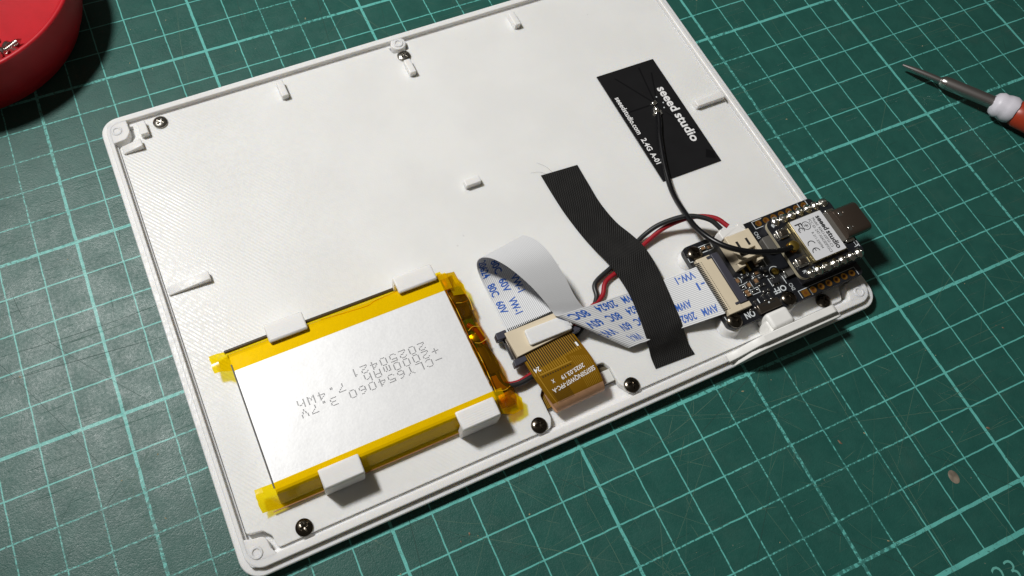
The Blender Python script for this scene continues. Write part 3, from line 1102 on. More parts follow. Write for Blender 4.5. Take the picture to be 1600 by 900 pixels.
for pts in ([(69.0, 47, 9.1), (69.6, 40, 8.8), (69.4, 33, 8.6), (69.8, 26, 8.7), (69.5, 17, 8.8)], [(73.6, 45.5, 7.4), (74.2, 42, 7.0), (73.8, 39, 7.3)], [(70.2, 41.9, 8.5), (72, 41.6, 8.0), (73.8, 41.9, 7.2)], [(70.0, 33.9, 8.5), (71.6, 34.6, 8.1), (73.4, 34.2, 7.4)],
            [(70.2, 30.4, 8.5), (71.6, 30.0, 8.1), (73.6, 30.6, 7.3)], [(70.0, 17.2, 8.4), (72, 16.8, 8.0), (73.8, 17.4, 7.0)]):
    link_mesh('film_fold', tube_mesh('film_fold', pts, 0.11, 5, 6), 'film_edge', bat)
V = [(70.2, 50.4, 9.1), (73.0, 49.6, 7.7), (74.5, 46.2, 7.4), (74.0, 43.5, 7.8), (70.5, 44.0, 8.6)]
link_mesh('terminal_fold', py_mesh('terminal_fold', V, [(0, 1, 4), (1, 3, 4), (1, 2, 3)]), 'kapton', bat)
V = [(69.4, 16.0, 8.6), (73.5, 16.6, 7.0), (75.4, 13.8, 6.3), (74.6, 11.2, 6.2), (71.8, 10.9, 6.5), (69.0, 11.9, 7.2), (72.0, 13.6, 7.6)]
link_mesh('terminal_fold', py_mesh('terminal_fold', V, [(0, 1, 6), (1, 2, 6), (2, 3, 6), (3, 4, 6), (4, 5, 6), (5, 0, 6)]), 'kapton', bat)
wb = link_mesh('wire', tube_mesh('wire', [(71.4, 30.5, 6.4), (72.6, 27.5, 6.5), (72.4, 22, 6.2), (72.8, 18.6, 5.8), (76.0, 17.4, 5.6), (80.0, 17.7, 5.6), (85.8, 18.7, 5.2), (92.5, 21.0, 4.5), (96.9, 23.6, 4.5), (102.2, 27.0, 4.4), (106.3, 30.6, 4.4), (108.0, 34.4, 4.4), (114.6, 36.9, 4.5), (121.6, 39.3, 4.8), (126.4, 41.4, 5.4), (131.7, 42.2, 7.4), (138.4, 40.9, 9.8), (143.0, 37.4, 10.9), (144.8, 33.6, 10.7)], 0.66, 7), 'wire_black', bat)
wb['label'] = 'black battery wire'
wr = link_mesh('wire', tube_mesh('wire', [(70.9, 36.0, 6.6), (72.3, 33.6, 6.9), (72.9, 29.5, 6.2), (72.6, 22, 5.3), (73.4, 19.0, 4.8), (76.5, 18.0, 4.6), (80.1, 18.4, 4.6), (86.0, 19.6, 4.6), (91.2, 22.0, 5.2), (96.2, 25.0, 5.0), (103.0, 28.4, 4.5), (107.9, 30.4, 4.4), (110.9, 33.7, 4.4), (116.5, 35.4, 4.5), (121.8, 37.6, 4.6), (126.8, 39.6, 4.8), (133.2, 41.2, 6.4), (140.2, 40.4, 8.8), (145.0, 37.4, 10.4), (147.0, 33.6, 10.7)], 0.66, 7), 'wire_red', bat)
wr['label'] = 'red battery wire'
pl = prism('battery_plug', round_poly([(142.6, 30.4, 0.2), (150.2, 30.4, 0.2), (150.3, 32.3, 0.4), (148.8, 33.0, 0.4), (148.5, 32.5, 0.2), (144.0, 32.7, 0.2), (143.6, 33.3, 0.4), (142.5, 32.4, 0.4)]), 8.9, 12.2, 'plug', bat, 0.25)

# dot-matrix print on the cell
FONT5 = {'0': ['01110', '10001', '10001', '10001', '10001', '10001', '01110'], '1': ['00100', '01100', '00100', '00100', '00100', '00100', '00100'],
         '2': ['01110', '10001', '00001', '00110', '01000', '10000', '11111'], '3': ['11110', '00001', '00001', '01110', '00001', '00001', '11110'],
         '4': ['00010', '00110', '01010', '10010', '11111', '00010', '00010'], '5': ['11111', '10000', '11110', '00001', '00001', '10001', '01110'],
         '6': ['00110', '01000', '10000', '11110', '10001', '10001', '01110'], '7': ['11111', '00001', '00010', '00100', '01000', '01000', '01000'],
         'm': ['00000', '00000', '11010', '10101', '10101', '10101', '10101'], 'A': ['01110', '10001', '10001', '11111', '10001', '10001', '10001'],
         'h': ['10000', '10000', '10110', '11001', '10001', '10001', '10001'], 'W': ['10001', '10001', '10001', '10101', '10101', '11011', '10001'],
         'V': ['10001', '10001', '10001', '01010', '01010', '00100', '00100'], 'C': ['01110', '10001', '10000', '10000', '10000', '10001', '01110'],
         'L': ['10000', '10000', '10000', '10000', '10000', '10000', '11111'], 'Y': ['10001', '01010', '00100', '00100', '00100', '00100', '00100'],
         '+': ['00000', '00100', '00100', '11111', '00100', '00100', '00000'], '-': ['00000', '00000', '00000', '11111', '00000', '00000', '00000'],
         '.': ['00000', '00000', '00000', '00000', '00000', '01100', '01100'], ' ': ['00000'] * 7}
V, F = [], []
def dot_row(s, x_start, x_end, y_base):
    n = len(s)
    adv = (x_start - x_end) / max(1, n - 1)
    px = adv * 0.145
    py = 0.30
    for i, ch in enumerate(s):
        for r, row in enumerate(FONT5[ch]):
            for c, bit in enumerate(row):
                if bit == '1':
                    x = x_start - i * adv - (c - 2) * px
                    y = y_base - (6 - r) * py               # printed upside down as seen from the camera
                    b = len(V)
                    V.extend([(x - 0.135, y - 0.09, 9.585), (x + 0.135, y - 0.09, 9.585), (x + 0.135, y + 0.09, 9.585), (x - 0.135, y + 0.09, 9.585)])
                    F.append((b, b + 1, b + 2, b + 3))
dot_row('20250421', 57.3, 39.7, 35.2)
dot_row('+2000mAh', 59.9, 42.3, 32.9)
dot_row('7.4Wh', 35.5, 25.4, 33.0)
dot_row('-CLY654060', 59.9, 37.5, 30.6)
dot_row('3.7V', 32.7, 25.4, 30.6)
link_mesh('dot_print', py_mesh('dot_print', V, F), 'ink_grey', bat)

# ---------------------------------------------------------------- white flat ribbon cable
FA = [(79.4, 30.2, 7.3), (79.6, 35, 6.3), (79.8, 40, 5.6), (79.6, 45.6, 6.4), (79.3, 48.6, 8.8), (79.5, 49.4, 11.8), (80.7, 48.7, 14), (82.7, 46.4, 15.3), (85.3, 42.5, 15.2), (88.4, 37.2, 13.4), (90.6, 32.6, 11.2),
      (91.5, 30.3, 9.9), (91.8, 29.1, 9.7), (92.3, 28.5, 10.1), (93.8, 28.3, 10.5), (98.7, 28.2, 9.5), (104.6, 28.3, 7.6), (112, 28.5, 5.7), (118, 28.3, 5.1), (125.5, 27.8, 6.2), (134.2, 27.0, 8.9)]
FB = [(93.6, 31.0, 7.3), (93.7, 35.5, 6.3), (93.8, 41, 5.6), (93.9, 48.0, 6.4), (93.4, 50.9, 8.6), (93.3, 51.7, 10.8), (94.0, 50.2, 13.3), (95.3, 46.8, 15.1), (96.5, 42.0, 15.2), (97.6, 36.2, 13.3), (98.8, 30.2, 10.4),
      (102.3, 23.8, 6.6), (105.3, 17.9, 5.0), (106.7, 15.3, 5.2), (107.4, 14.9, 6.0), (109.5, 14.8, 6.3), (111.5, 14.7, 5.9), (115, 14.8, 5.4), (119, 14.6, 5.3), (125.2, 13.9, 6.4), (133.6, 12.8, 8.9)]
ffc = empty('ribbon_cable', (105, 30, P0), 'white flat ribbon cable with blue print, looped and folded under black tape', 'ribbon cable')
R = Loft(FA[::-1], FB[::-1], 9, 14)
UP = 1 if R.N[4][6].z > 0 else -1
link_mesh('ribbon', R.mesh('ribbon', 0.16, (0, 1) if UP > 0 else (1, 0)), ['ffc', 'ffc_back'], ffc)
V, F = [], []
TW = R.w
total = R.u[-1]
PER = (total - 2.9 - 17.5 - 24.6)
PER = PER / max(1, round(PER / 39.8))
for row in range(4):
    vc = (0.115, 0.36, 0.605, 0.85)[row]
    for rep in range(0, 5):
        for word, off, wdt in ((('VW-1', -15.4, 5.0),) if row == 0 and rep == 0 else (('-1', -11.2, 2.2),) if row == 1 and rep == 0 else ()) + (('AWM', 0, 4.1), ('20624', 5.9, 5.0), ('80C', 13.0, 3.9), ('60V', 18.6, 3.9), ('VW-1', 24.6, 5.0)):
            u0 = 17.5 - 5.45 * row + PER * rep + off
            if u0 < 0.45 or u0 + wdt > total - 0.4:
                continue
            vs, fs = text2d(word, 0.026)
            sx = wdt / text_w(word, 0.026)
            b = len(V)
            for x, y in vs:
                V.append(tuple(R.at(u0 + x * sx, vc + (y - 0.5) * 2.0 / TW, UP * 0.12)))
            F += [tuple(i + b for i in f) for f in fs]
link_mesh('blue_print', py_mesh('blue_print', V, F), 'ink_blue', ffc)

# ---------------------------------------------------------------- adapter between the ribbon and the display flex
ad = empty('flex_adapter', (87, 26, P0), 'small beige flex connector with black latches at the end of the ribbon', 'connector')
box('adapter_board', (77.6, 96.2, 23.6, 30.4, 5.3, 6.1), 'pcb', ad, 0.05)
prism('housing', round_poly([(78.6, 23.1, 0.2), (94.6, 24.3, 0.2), (94.8, 30.1, 0.2), (78.2, 30.0, 0.2)]), 6.1, 8.1, 'beige', ad, 0.12)
prism('latch', round_poly([(75.9, 28.9, 0.4), (79.0, 28.9, 0.2), (79.0, 30.9, 0.2), (76.0, 30.9, 0.6)]), 5.6, 7.9, 'latch', ad, 0.2)
prism('latch', round_poly([(77.0, 21.1, 0.3), (80.6, 21.5, 0.3), (80.7, 22.9, 0.3), (77.2, 22.8, 0.4)]), 5.6, 7.8, 'latch', ad, 0.2)
prism('latch', round_poly([(94.5, 23.3, 0.3), (97.0, 23.6, 0.5), (97.4, 25.0, 0.5), (94.6, 25.0, 0.3)]), 5.6, 7.6, 'latch', ad, 0.2)
box('latch_rod', (77.9, 78.35, 22.9, 28.9, 6.0, 7.3), 'steel_dark', ad, 0.08)
V, F = quads([(79.5 + 0.5 * k, 79.78 + 0.5 * k, 30.2, 30.95) for k in range(29)], 7.6)
V = [(x, y, 7.62 - (y - 30.2) * 0.12) for x, y, z in V]
link_mesh('contact_row', py_mesh('contact_row', V, F), 'ffc_dash', ad)

# ---------------------------------------------------------------- orange display flex
fx = empty('display_flex', (88, 14, P0), 'orange translucent display flex with white lettering bent into the slot', 'flex cable')
XA = [(79.6, 23.4, 7.2), (79.8, 18.8, 7.7), (80.2, 15.1, 7.8), (80.9, 11.4, 7.4), (81.8, 8.8, 6.5), (82.3, 7.6, 5.3), (82.4, 7.5, 4.1), (82.3, 8.6, 2.9), (82, 13, 2.5)]
XB = [(94.6, 24.5, 7.2), (95.4, 19.3, 7.7), (95.9, 15.6, 7.8), (95.9, 11.7, 7.4), (95.9, 9.2, 6.5), (95.9, 8.0, 5.3), (95.8, 7.9, 4.1), (95.6, 8.8, 2.9), (95, 13, 2.5)]
XL = Loft(XA, XB, 8, 12)
XU = 1 if XL.N[4][6].z > 0 else -1
link_mesh('flex_sheet', XL.mesh('flex_sheet', 0.12, (0, 0), 0, 31), 'flex', fx)
link_mesh('flex_bend', XL.mesh('flex_bend', 0.14, (0, 0), 30, None), 'flex_bend', fx)
rects = []
for k in range(24):
    v0 = 0.03 + k * 0.94 / 24
    rects.append((0.1, 6.9 if k < 16 else 5.2, v0, v0 + 0.013))
for k in range(9):                                       # routed tracks down the right side
    v0 = 0.70 + k * 0.031
    rects.append((5.6 + 0.2 * k, 14.4, v0, v0 + 0.006))
rects += [(6.9, 16.0, 0.065, 0.078), (6.9, 7.2, 0.1, 0.68)]
link_mesh('gold_traces', XL.strips('gold_traces', rects, XU * 0.085), 'trace', fx)
rects = []
for k in range(24):
    v0 = 0.03 + k * 0.94 / 24 + 0.014
    rects.append((0.05, 5.6 - 0.06 * k, v0, v0 + 0.024))
for k in range(12):
    rects.append((7.5, 7.9, 0.12 + k * 0.045, 0.145 + k * 0.045))
for k in range(14):
    rects.append((12.0 + 0.1 * (k % 3), 15.0, 0.12 + k * 0.022, 0.129 + k * 0.022))
link_mesh('dark_tracks', XL.strips('dark_tracks', rects, XU * 0.08), 'flex_dark', fx)
V, F = [], []
for s, u_base, v_start, v_end, cap in (('SE0750NQW07-FPC-A', 10.2, 0.96, 0.14, 1.05), ('2025.03.19', 8.6, 0.82, 0.38, 1.0), ('X', 9.2, 0.26, 0.21, 0.9), ('24', 4.9, 0.17, 0.06, 1.2), ('1', 3.1, 0.945, 0.91, 1.1)):
    vs, fs = text2d(s, 0.014)
    wv = text_w(s, 0.014)
    b = len(V)
    for x, y in vs:
        V.append(tuple(XL.at(u_base - (1 - y) * 0 + (y - 0.0) * cap + (x / wv) * (1.2 if len(s) > 12 else 0.7 if len(s) > 5 else 0), v_start + (v_end - v_start) * x / wv, XU * 0.12)))
    F += [tuple(i + b for i in f) for f in fs]
link_mesh('white_print', py_mesh('white_print', V, F), 'ink_white', fx)

# ---------------------------------------------------------------- antenna sticker with its coax cable
an = empty('antenna', (152, 75, P0), 'black rectangular antenna sticker with white lettering and a thin black cable', 'antenna')
prism('antenna_film', round_poly([(141.9, 55.0, 0.15), (161.7, 54.8, 0.15), (161.8, 94.4, 0.15), (141.8, 94.6, 0.15)]), P0 + 0.02, P0 + 0.22, 'antenna', an, 0.04)
V, F = [], []
for pts in ([(146.5, 92.0), (147.0, 92.0), (153.4, 80.6), (152.9, 80.6)], [(155.6, 93.0), (156.1, 93.0), (154.2, 80.8), (153.8, 80.8)], [(158.4, 90.0), (158.9, 90.0), (155.0, 80.4), (154.6, 80.4)],
            [(142.6, 79.8), (142.6, 79.3), (152.6, 79.2), (152.6, 79.7)], [(154.8, 76.0), (155.2, 75.7), (161.0, 66.0), (160.6, 65.8)], [(159.6, 60.0), (161.2, 58.5), (160.8, 56.0), (158.0, 57.5)]):
    b = len(V)
    V += [(x, y, P0 + 0.235) for x, y in pts]
    F.append((b, b + 1, b + 2, b + 3))
link_mesh('antenna_tracks', py_mesh('antenna_tracks', V, F), 'antenna_trace', an)
flat_text([('seeed', (157.1, 84.2), DOWN, 2.7, 9.2, 0.025), ('studio', (157.1, 73.9), DOWN, 2.7, 10.4, 0.025),
           ('seeedstudio.com', (143.1, 85.6), DOWN, 1.55, 14.0, 0.02), ('2.4G', (143.1, 69.9), DOWN, 1.55, 4.4, 0.025), ('A-01', (143.1, 64.6), DOWN, 1.55, 3.9, 0.025)], P0 + 0.25, 'white_print', 'ink_white', an)
def blob(name, cx, cy, z, sx, sy, sz, mat, parent, seed=1, jag=0.25, sub=2):
    b = bmesh.new()
    bmesh.ops.create_icosphere(b, subdivisions=sub, radius=1.0)
    rr = random.Random(seed)
    for v in b.verts:
        k = 1 + rr.uniform(-jag, jag)
        v.co = Vector((cx + v.co.x * sx * k, cy + v.co.y * sy * k, max(z - 0.05, z + v.co.z * sz * k)))
    return link_mesh(name, bm_mesh(name, b, 70), mat, parent)
blob('solder_joint', 153.3, 79.7, P0 + 0.25, 1.0, 0.75, 0.8, 'solder', an, 4)
blob('solder_joint', 152.6, 77.4, P0 + 0.25, 0.75, 1.3, 0.9, 'solder', an, 6)
blob('solder_joint', 152.4, 75.9, P0 + 0.25, 1.5, 0.9, 1.0, 'solder', an, 8)
for k, (x, y) in enumerate(((155.4, 81.4), (156.3, 78.9), (155.6, 77.2), (157.6, 75.5))):
    blob('via', x, y, P0 + 0.2, 0.3, 0.3, 0.12, 'silk', an, k, 0.1, 1)
link_mesh('coax_cable', tube_mesh('coax_cable', [(152.3, 75.6, 4.5), (150.6, 72.2, 4.55), (148.2, 67.9, 4.6), (144.4, 58.9, 4.7), (141.6, 50.5, 5.4), (138.9, 42.2, 9.4), (137.6, 35.3, 12.6), (139.2, 28.8, 15.0), (143.7, 24.2, 16.0), (150.2, 21.6, 15.6), (155.2, 21.0, 14.3), (157.4, 21.1, 13.7)], 0.76, 8), 'coax', an)
link_mesh('coax_plug', lathe_mesh('coax_plug', [(0, 14.2), (1.15, 14.2), (1.4, 14.0), (1.4, 13.1), (1.2, 12.9), (1.2, 12.45)], 24, 158.3, 21.2), 'brass', an)

# ---------------------------------------------------------------- black cloth tape
TL = [(110.0, 69.8, P0 + 0.1), (110.2, 63, P0 + 0.1), (110.6, 56.5, P0 + 0.1), (111.6, 49, P0 + 0.2), (112.8, 42.8, 4.2), (113.6, 38.3, 5.3), (114.2, 32.5, 5.6), (114.1, 27.0, 6.0), (113.2, 21, 6.2), (112.4, 16.6, 6.1), (111.9, 13.2, 5.0), (111.6, 10.6, P0 + 0.25), (111.3, 7.7, P0 + 0.1)]
TR = [(121.4, 69.1, P0 + 0.1), (121.4, 62.5, P0 + 0.1), (121.5, 55.5, P0 + 0.1), (122.6, 48.6, P0 + 0.3), (124.1, 43.2, 5.0), (124.9, 38.4, 6.1), (125.1, 32.5, 6.2), (124.4, 27.2, 6.5), (123.6, 21, 6.4), (122.9, 15.8, 6.2), (122.7, 12.6, 4.9), (122.7, 10.0, P0 + 0.25), (122.8, 7.2, P0 + 0.1)]
def tape_sag(u, v):
    return 0.16 * math.sin(u * 0.55 + v * 2.0) * math.sin(math.pi * v) if 22 < u < 58 else 0.0
T = Loft(TL, TR, 6, 14, tape_sag)
tp = link_mesh('cloth_tape', T.mesh('cloth_tape', 0.2, (0, 0)), 'cloth')
tag(tp, 'strip of black woven cloth tape stuck across the ribbon cable and wires', 'tape')
fb = empty('tape_fibres', (112, 71, P0), 'thin loose fibres fraying from the far end of the black tape', 'fibres')
for pts in ([(111.5, 69.9, 3.75), (110.0, 71.0, 3.8), (107.6, 71.6, 3.75)], [(113.5, 69.8, 3.75), (112.6, 71.8, 3.9), (110.8, 74.0, 3.8)]):
    link_mesh('fibre', tube_mesh('fibre', pts, 0.02, 5, 5), 'fibre', fb)

# ---------------------------------------------------------------- driver circuit board
pcb = empty('circuit_board', (154, 21, 6.4), 'black driver circuit board with gold pads, screwed to three white standoffs', 'circuit board')
PB0, PB1 = 6.4, 8.0
prism('board', round_poly([(134.2, 8.3, 1.6), (175.9, 8.3, 1.6), (175.9, 33.4, 1.6), (132.8, 33.4, 1.9), (132.8, 9.4, 1.4)]), PB0, PB1, 'pcb', pcb, 0.06)
pad_me = lathe_mesh('pad', [(0.92, PB1 - 0.02), (0.92, PB1 + 0.035), (0.5, PB1 + 0.04), (0.46, PB1 + 0.012), (0, PB1 + 0.012)], 20)
pad_me.materials.append(M['gold'])
pad_me.materials.append(M['hole'])
for p in pad_me.polygons:
    if max((Vector(pad_me.vertices[i].co).xy.length for i in p.vertices)) < 0.00052:
        p.material_index = 1
for k in range(7):
    for y in (32.0, 9.65):
        if y < 20 and k == 0:
            continue
        o = bpy.data.objects.new('pad', pad_me)
        COL.objects.link(o)
        o.parent = pcb
        o.location = Vector((157.25 + 2.56 * k, y, 0)) * S - parent_loc(pcb)
sp = box('square_pad', (156.3, 158.3, 8.7, 10.6, PB1 - 0.02, PB1 + 0.04), 'gold', pcb, 0.0)
link_mesh('pad_hole', lathe_mesh('pad_hole', [(0, PB1 + 0.05), (0.5, PB1 + 0.05)], 16, 157.3, 9.65), 'hole', sp)
# ribbon connector
cb = box_bm(133.9, 138.2, 11.9, 28.6, PB1, 9.7, 0.12)
box_bm(138.0, 140.9, 11.95, 13.3, PB1, 9.6, 0.12, 2, bm=cb)
con = link_mesh('ribbon_connector', bm_mesh('ribbon_connector', cb, 50), 'beige', pcb)
cb = box_bm(138.35, 140.5, 13.5, 28.5, PB1, 9.95, 0.15)
box_bm(136.9, 138.5, 27.5, 28.3, 9.0, 9.9, 0.1, 1, bm=cb)
link_mesh('latch_bar', bm_mesh('latch_bar', cb, 50), 'latch', con)
prism('latch_tab', round_poly([(136.9, 13.55, 0.1), (138.25, 13.55, 0.1), (138.25, 14.2, 0.1), (136.9, 14.2, 0.1)]), 9.0, 9.9, 'latch', con, 0.08)
V, F = quads([(132.9, 134.3, 13.3 + 0.5 * k, 13.6 + 0.5 * k) for k in range(29)] + [(134.75, 134.95, 13.3 + 0.5 * k, 13.5 + 0.5 * k) for k in range(29)], 9.74)
link_mesh('contact_slits', py_mesh('contact_slits', V, F), 'ffc_dash', con)
# battery socket
so = empty('battery_socket', (146.7, 26, PB1))
so.parent = pcb
so.location = Vector((146.7, 26, PB1)) * S - parent_loc(pcb)
b = box_bm(143.0, 150.6, 23.2, 30.5, PB1, 10.2, 0.12)
for d in ((143.0, 144.2, 23.0, 30.6, 10.0, 12.6), (149.4, 150.6, 23.0, 30.6, 10.0, 12.6), (144.0, 149.6, 25.4, 30.4, 11.6, 12.6), (143.0, 145.0, 21.8, 23.4, PB1, 11.0), (148.8, 150.6, 21.8, 23.4, PB1, 11.0), (144.1, 149.5, 23.1, 24.0, 10.0, 12.2)):
    box_bm(*d, 0.12, 2, bm=b)
link_mesh('socket_shell', bm_mesh('socket_shell', b, 50), 'beige', so)
for x in (145.2, 148.2):
    box('socket_slot', (x - 0.35, x + 0.35, 26.2, 28.3, 12.55, 12.64), 'slot_dark', so, 0.0)
box('socket_gap', (144.3, 149.3, 24.0, 25.5, 10.2, 11.0), 'slot_dark', so, 0.0)
for x in (144.9, 146.8):
    box('socket_pin', (x - 0.3, x + 0.3, 20.6, 23.2, PB1, 8.6), 'brass', so, 0.08)
# slide switch
sw = box('slide_switch', (142.0, 148.6, 9.0, 11.4, PB1, 9.5), 'steel_dark', pcb, 0.15)
box('switch_slot', (143.4, 147.4, 10.55, 10.85, 9.45, 9.53), 'slot_dark', sw, 0.0)
blob('switch_tip', 145.6, 10.9, 9.5, 0.32, 0.32, 0.2, 'silk', sw, 3, 0.05, 1)
for x in (149.1,):
    box('switch_foot', (x - 0.35, x + 0.35, 9.2, 11.0, PB1, 8.4), 'nickel', sw, 0.08)
# small parts
def chip_part(name, x, y, lx, ly, h, body, ends=None, axis='x'):
    o = box(name, (x - lx / 2, x + lx / 2, y - ly / 2, y + ly / 2, PB1, PB1 + h), body, pcb, 0.06, 1)
    if ends:
        for s in (-1, 1):
            if axis == 'x':
                d = (x + s * lx / 2 - 0.22, x + s * lx / 2 + 0.22, y - ly / 2 - 0.05, y + ly / 2 + 0.05)
            else:
                d = (x - lx / 2 - 0.05, x + lx / 2 + 0.05, y + s * ly / 2 - 0.22, y + s * ly / 2 + 0.22)
            box('end_cap', (*d, PB1, PB1 + h + 0.05), ends, o, 0.05, 1)
    return o
for x, y, a in ((138.3, 31.2, 'x'), (140.1, 30.9, 'x'), (141.9, 19.5, 'y'), (147.9, 19.5, 'x'), (146.6, 17.6, 'y'), (144.2, 17.3, 'y'), (142.3, 15.9, 'x'), (142.4, 15.0, 'x'), (149.2, 21.9, 'y')):
    chip_part('capacitor', x, y, 1.5 if a == 'x' else 0.8, 0.8 if a == 'x' else 1.5, 0.6, 'cap', 'nickel', a)
for x, y, a in ((141.8, 17.4, 'x'), (144.8, 15.3, 'x'), (147.4, 16.0, 'x'), (147.5, 14.2, 'x'), (148.8, 18.1, 'x'), (150.6, 19.8, 'y'), (145.9, 12.7, 'y'), (147.7, 12.6, 'y'), (143.0, 12.0, 'y'), (141.3, 11.2, 'x'), (144.6, 19.8, 'x')):
    chip_part('resistor', x, y, 1.5 if a == 'x' else 0.7, 0.7 if a == 'x' else 1.5, 0.4, 'res', 'nickel', a)
ic = chip_part('power_chip', 151.2, 15.7, 1.9, 1.5, 0.9, 'res')
for x in (150.5, 151.2, 151.9):
    box('chip_lead', (x - 0.15, x + 0.15, 14.5, 15.0, PB1, PB1 + 0.3), 'nickel', ic, 0.03, 1)
    box('chip_lead', (x - 0.15, x + 0.15, 16.4, 16.9, PB1, PB1 + 0.3), 'nickel', ic, 0.03, 1)
link_mesh('test_point', lathe_mesh('test_point', [(0.95, PB1), (0.95, PB1 + 0.5), (0.6, PB1 + 0.7), (0, PB1 + 0.72)], 20, 153.1, 18.0), 'brass', pcb)
ind = prism('inductor', round_poly([(154.0, 23.0, 0.8), (158.6, 23.0, 0.8), (158.6, 27.4, 0.8), (154.0, 27.4, 0.8)]), PB1, 9.9, 'chip', pcb, 0.2)
dio = chip_part('diode', 156.3, 16.4, 3.2, 2.4, 1.2, 'chip', 'nickel', 'x')
# silkscreen
r = []
r += frame_rects(137.1, 141.4, 30.1, 32.1, 0.2)
r += [(133.0, 133.2, 28.9, 30.2), (133.0, 134.0, 28.8, 29.0), (133.1, 133.9, 11.2, 11.4), (133.1, 133.3, 11.4, 12.2)]
r += frame_rects(155.5, 158.8, 30.7, 33.1, 0.16, 'r') + frame_rects(155.6, 158.9, 8.5, 10.9, 0.16, 'b')
r += [(158.75, 158.95, 8.5, 10.9), (158.9, 174.2, 10.85, 10.98), (174.1, 174.25, 8.6, 10.9), (170.9, 171.1, 30.8, 33.2), (173.6, 173.8, 31.0, 33.2)]
r += frame_rects(143.6, 146.2, 14.5, 16.1, 0.15) + frame_rects(140.8, 143.2, 16.8, 18.2, 0.15) + frame_rects(143.3, 145.1, 16.3, 18.3, 0.15, 'l')
r += [(146.0, 147.0, 18.5, 18.7), (146.4, 146.6, 18.0, 19.3), (147.0, 149.2, 18.75, 18.9), (143.9, 144.5, 20.6, 20.9), (145.3, 146.2, 20.2, 20.5), (145.6, 145.9, 19.9, 20.9), (150.0, 150.2, 14.6, 17.0), (152.0, 152.2, 20.2, 23.6), (152.9, 153.1, 25.6, 28.2), (151.8, 152.0, 26.2, 30.4)]
r += [(144.0, 144.3, 11.9, 13.2), (149.6, 150.6, 17.6, 17.8), (141.0, 141.2, 14.3, 15.9), (154.0, 154.2, 13.9, 16.2)]
V, F = quads(r, PB1 + 0.05)
for cx, cy, rad, a0, a1 in ((153.1, 18.0, 1.45, 40, 230), (142.0, 19.5, 1.0, 100, 260), (142.0, 19.5, 1.0, -60, 60)):
    n = 10
    b = len(V)
    for k in range(n + 1):
        a = math.radians(a0 + (a1 - a0) * k / n)
        for q in (rad, rad + 0.17):
            V.append((cx + q * math.cos(a), cy + q * math.sin(a), PB1 + 0.05))
    for k in range(n):
        F.append((b + 2 * k, b + 2 * k + 1, b + 2 * k + 3, b + 2 * k + 2))
link_mesh('silkscreen', py_mesh('silkscreen', V, F), 'silk', pcb)
flat_text([('OFF', (153.3, 13.9), HALF, 1.5, 3.9, 0.02), ('ON', (141.3, 11.0), HALF, 1.6, 2.9, 0.025), ('CN1', (154.3, 30.1), DOWN, 1.0, 2.1, 0.0), ('CN2', (154.4, 13.6), DOWN, 1.0, 2.1, 0.0)], PB1 + 0.055, 'board_lettering', 'silk', pcb)

# ---------------------------------------------------------------- microcontroller module on top
mc = empty('controller_module', (166, 21, 11.2), 'small controller module with white metal shield and USB socket on the circuit board', 'circuit module')
X0, X1, Y0, Y1, Z0, Z1 = 155.6, 176.6, 12.2, 30.3, 11.3, 12.4
mb = bmesh.new()
mb = prism_bm(rrect(X0, X1, Y0, Y1, 2.0, 6), Z0, Z1, 0.05, 1)
me = bm_mesh('module_board', mb, 30)
me.materials.append(M['pcb'])
me.materials.append(M['pcb_edge'])
for p in me.polygons:
    if abs(p.normal.z) < 0.3:
        p.material_index = 1
link_mesh('module_board', me, None, mc)
for y in (29.45, 13.1):
    box('pin_header', (157.6, 176.2, y - 1.2, y + 1.2, PB1, Z0), 'latch', mc, 0.1)
def pin_me(seed):
    rr = random.Random(seed)
    n = 14
    prof = [(1.2, Z1 - 0.02), (1.15, Z1 + 0.15), (0.92, Z1 + 0.35), (0.52, Z1 + 0.6), (0.36, Z1 + 0.95), (0.22, Z1 + 1.2), (0, Z1 + 1.25)]
    me = lathe_mesh('solder_pin', prof, n, smooth=60)
    for v in me.vertices:
        k = 1 + rr.uniform(-0.14, 0.14)
        v.co.x *= k
        v.co.y *= k * 1.1
        if v.co.z > (Z1 + 0.5) * S:
            v.co.y += 0.0002 * rr.uniform(-1, 1)
    me.materials.append(M['solder'])
    return me
pms = [pin_me(k) for k in range(5)]
for k in range(7):
    for row, y in enumerate((29.4, 13.1)):
        o = bpy.data.objects.new('solder_pin', pms[(k * 2 + row * 3) % 5])
        COL.objects.link(o)
        o.parent = mc
        o.location = Vector((158.85 + 2.65 * k, y, 0)) * S - parent_loc(mc)
sh = empty('shield', (166, 21, Z1))
sh.parent = mc
sh.location = Vector((166, 21, Z1)) * S - parent_loc(mc)
box('shield_can', (160.9, 171.4, 15.1, 27.6, Z1, 13.75), 'shield_gold', sh, 0.12)
prism('shield_top', rrect(161.25, 171.25, 15.25, 27.45, 0.3, 3), 13.74, 13.83, 'label', sh, 0.03)
flat_text([('seeed', (168.85, 26.3), DOWN, 1.45, 4.5, 0.03), ('studio', (168.85, 21.4), DOWN, 1.45, 5.4, 0.03), ('Model: XIAO-ESP32-C3', (167.55, 26.2), DOWN, 0.78, 9.2, 0.0), ('FCC ID: Z4T-XIAOESP32C3', (166.35, 26.2), DOWN, 0.78, 10.4, 0.0),
           ('R 211-220704', (164.9, 22.6), DOWN, 0.7, 5.0, 0.0), ('F', (161.9, 26.2), DOWN, 2.0, 1.1, 0.01), ('C', (161.95, 25.0), DOWN, 1.8, 1.35, 0.0), ('C', (162.4, 24.9), DOWN, 0.9, 0.8, 0.0)], 13.86, 'shield_lettering', 'ink_black', sh)
V, F = [], []
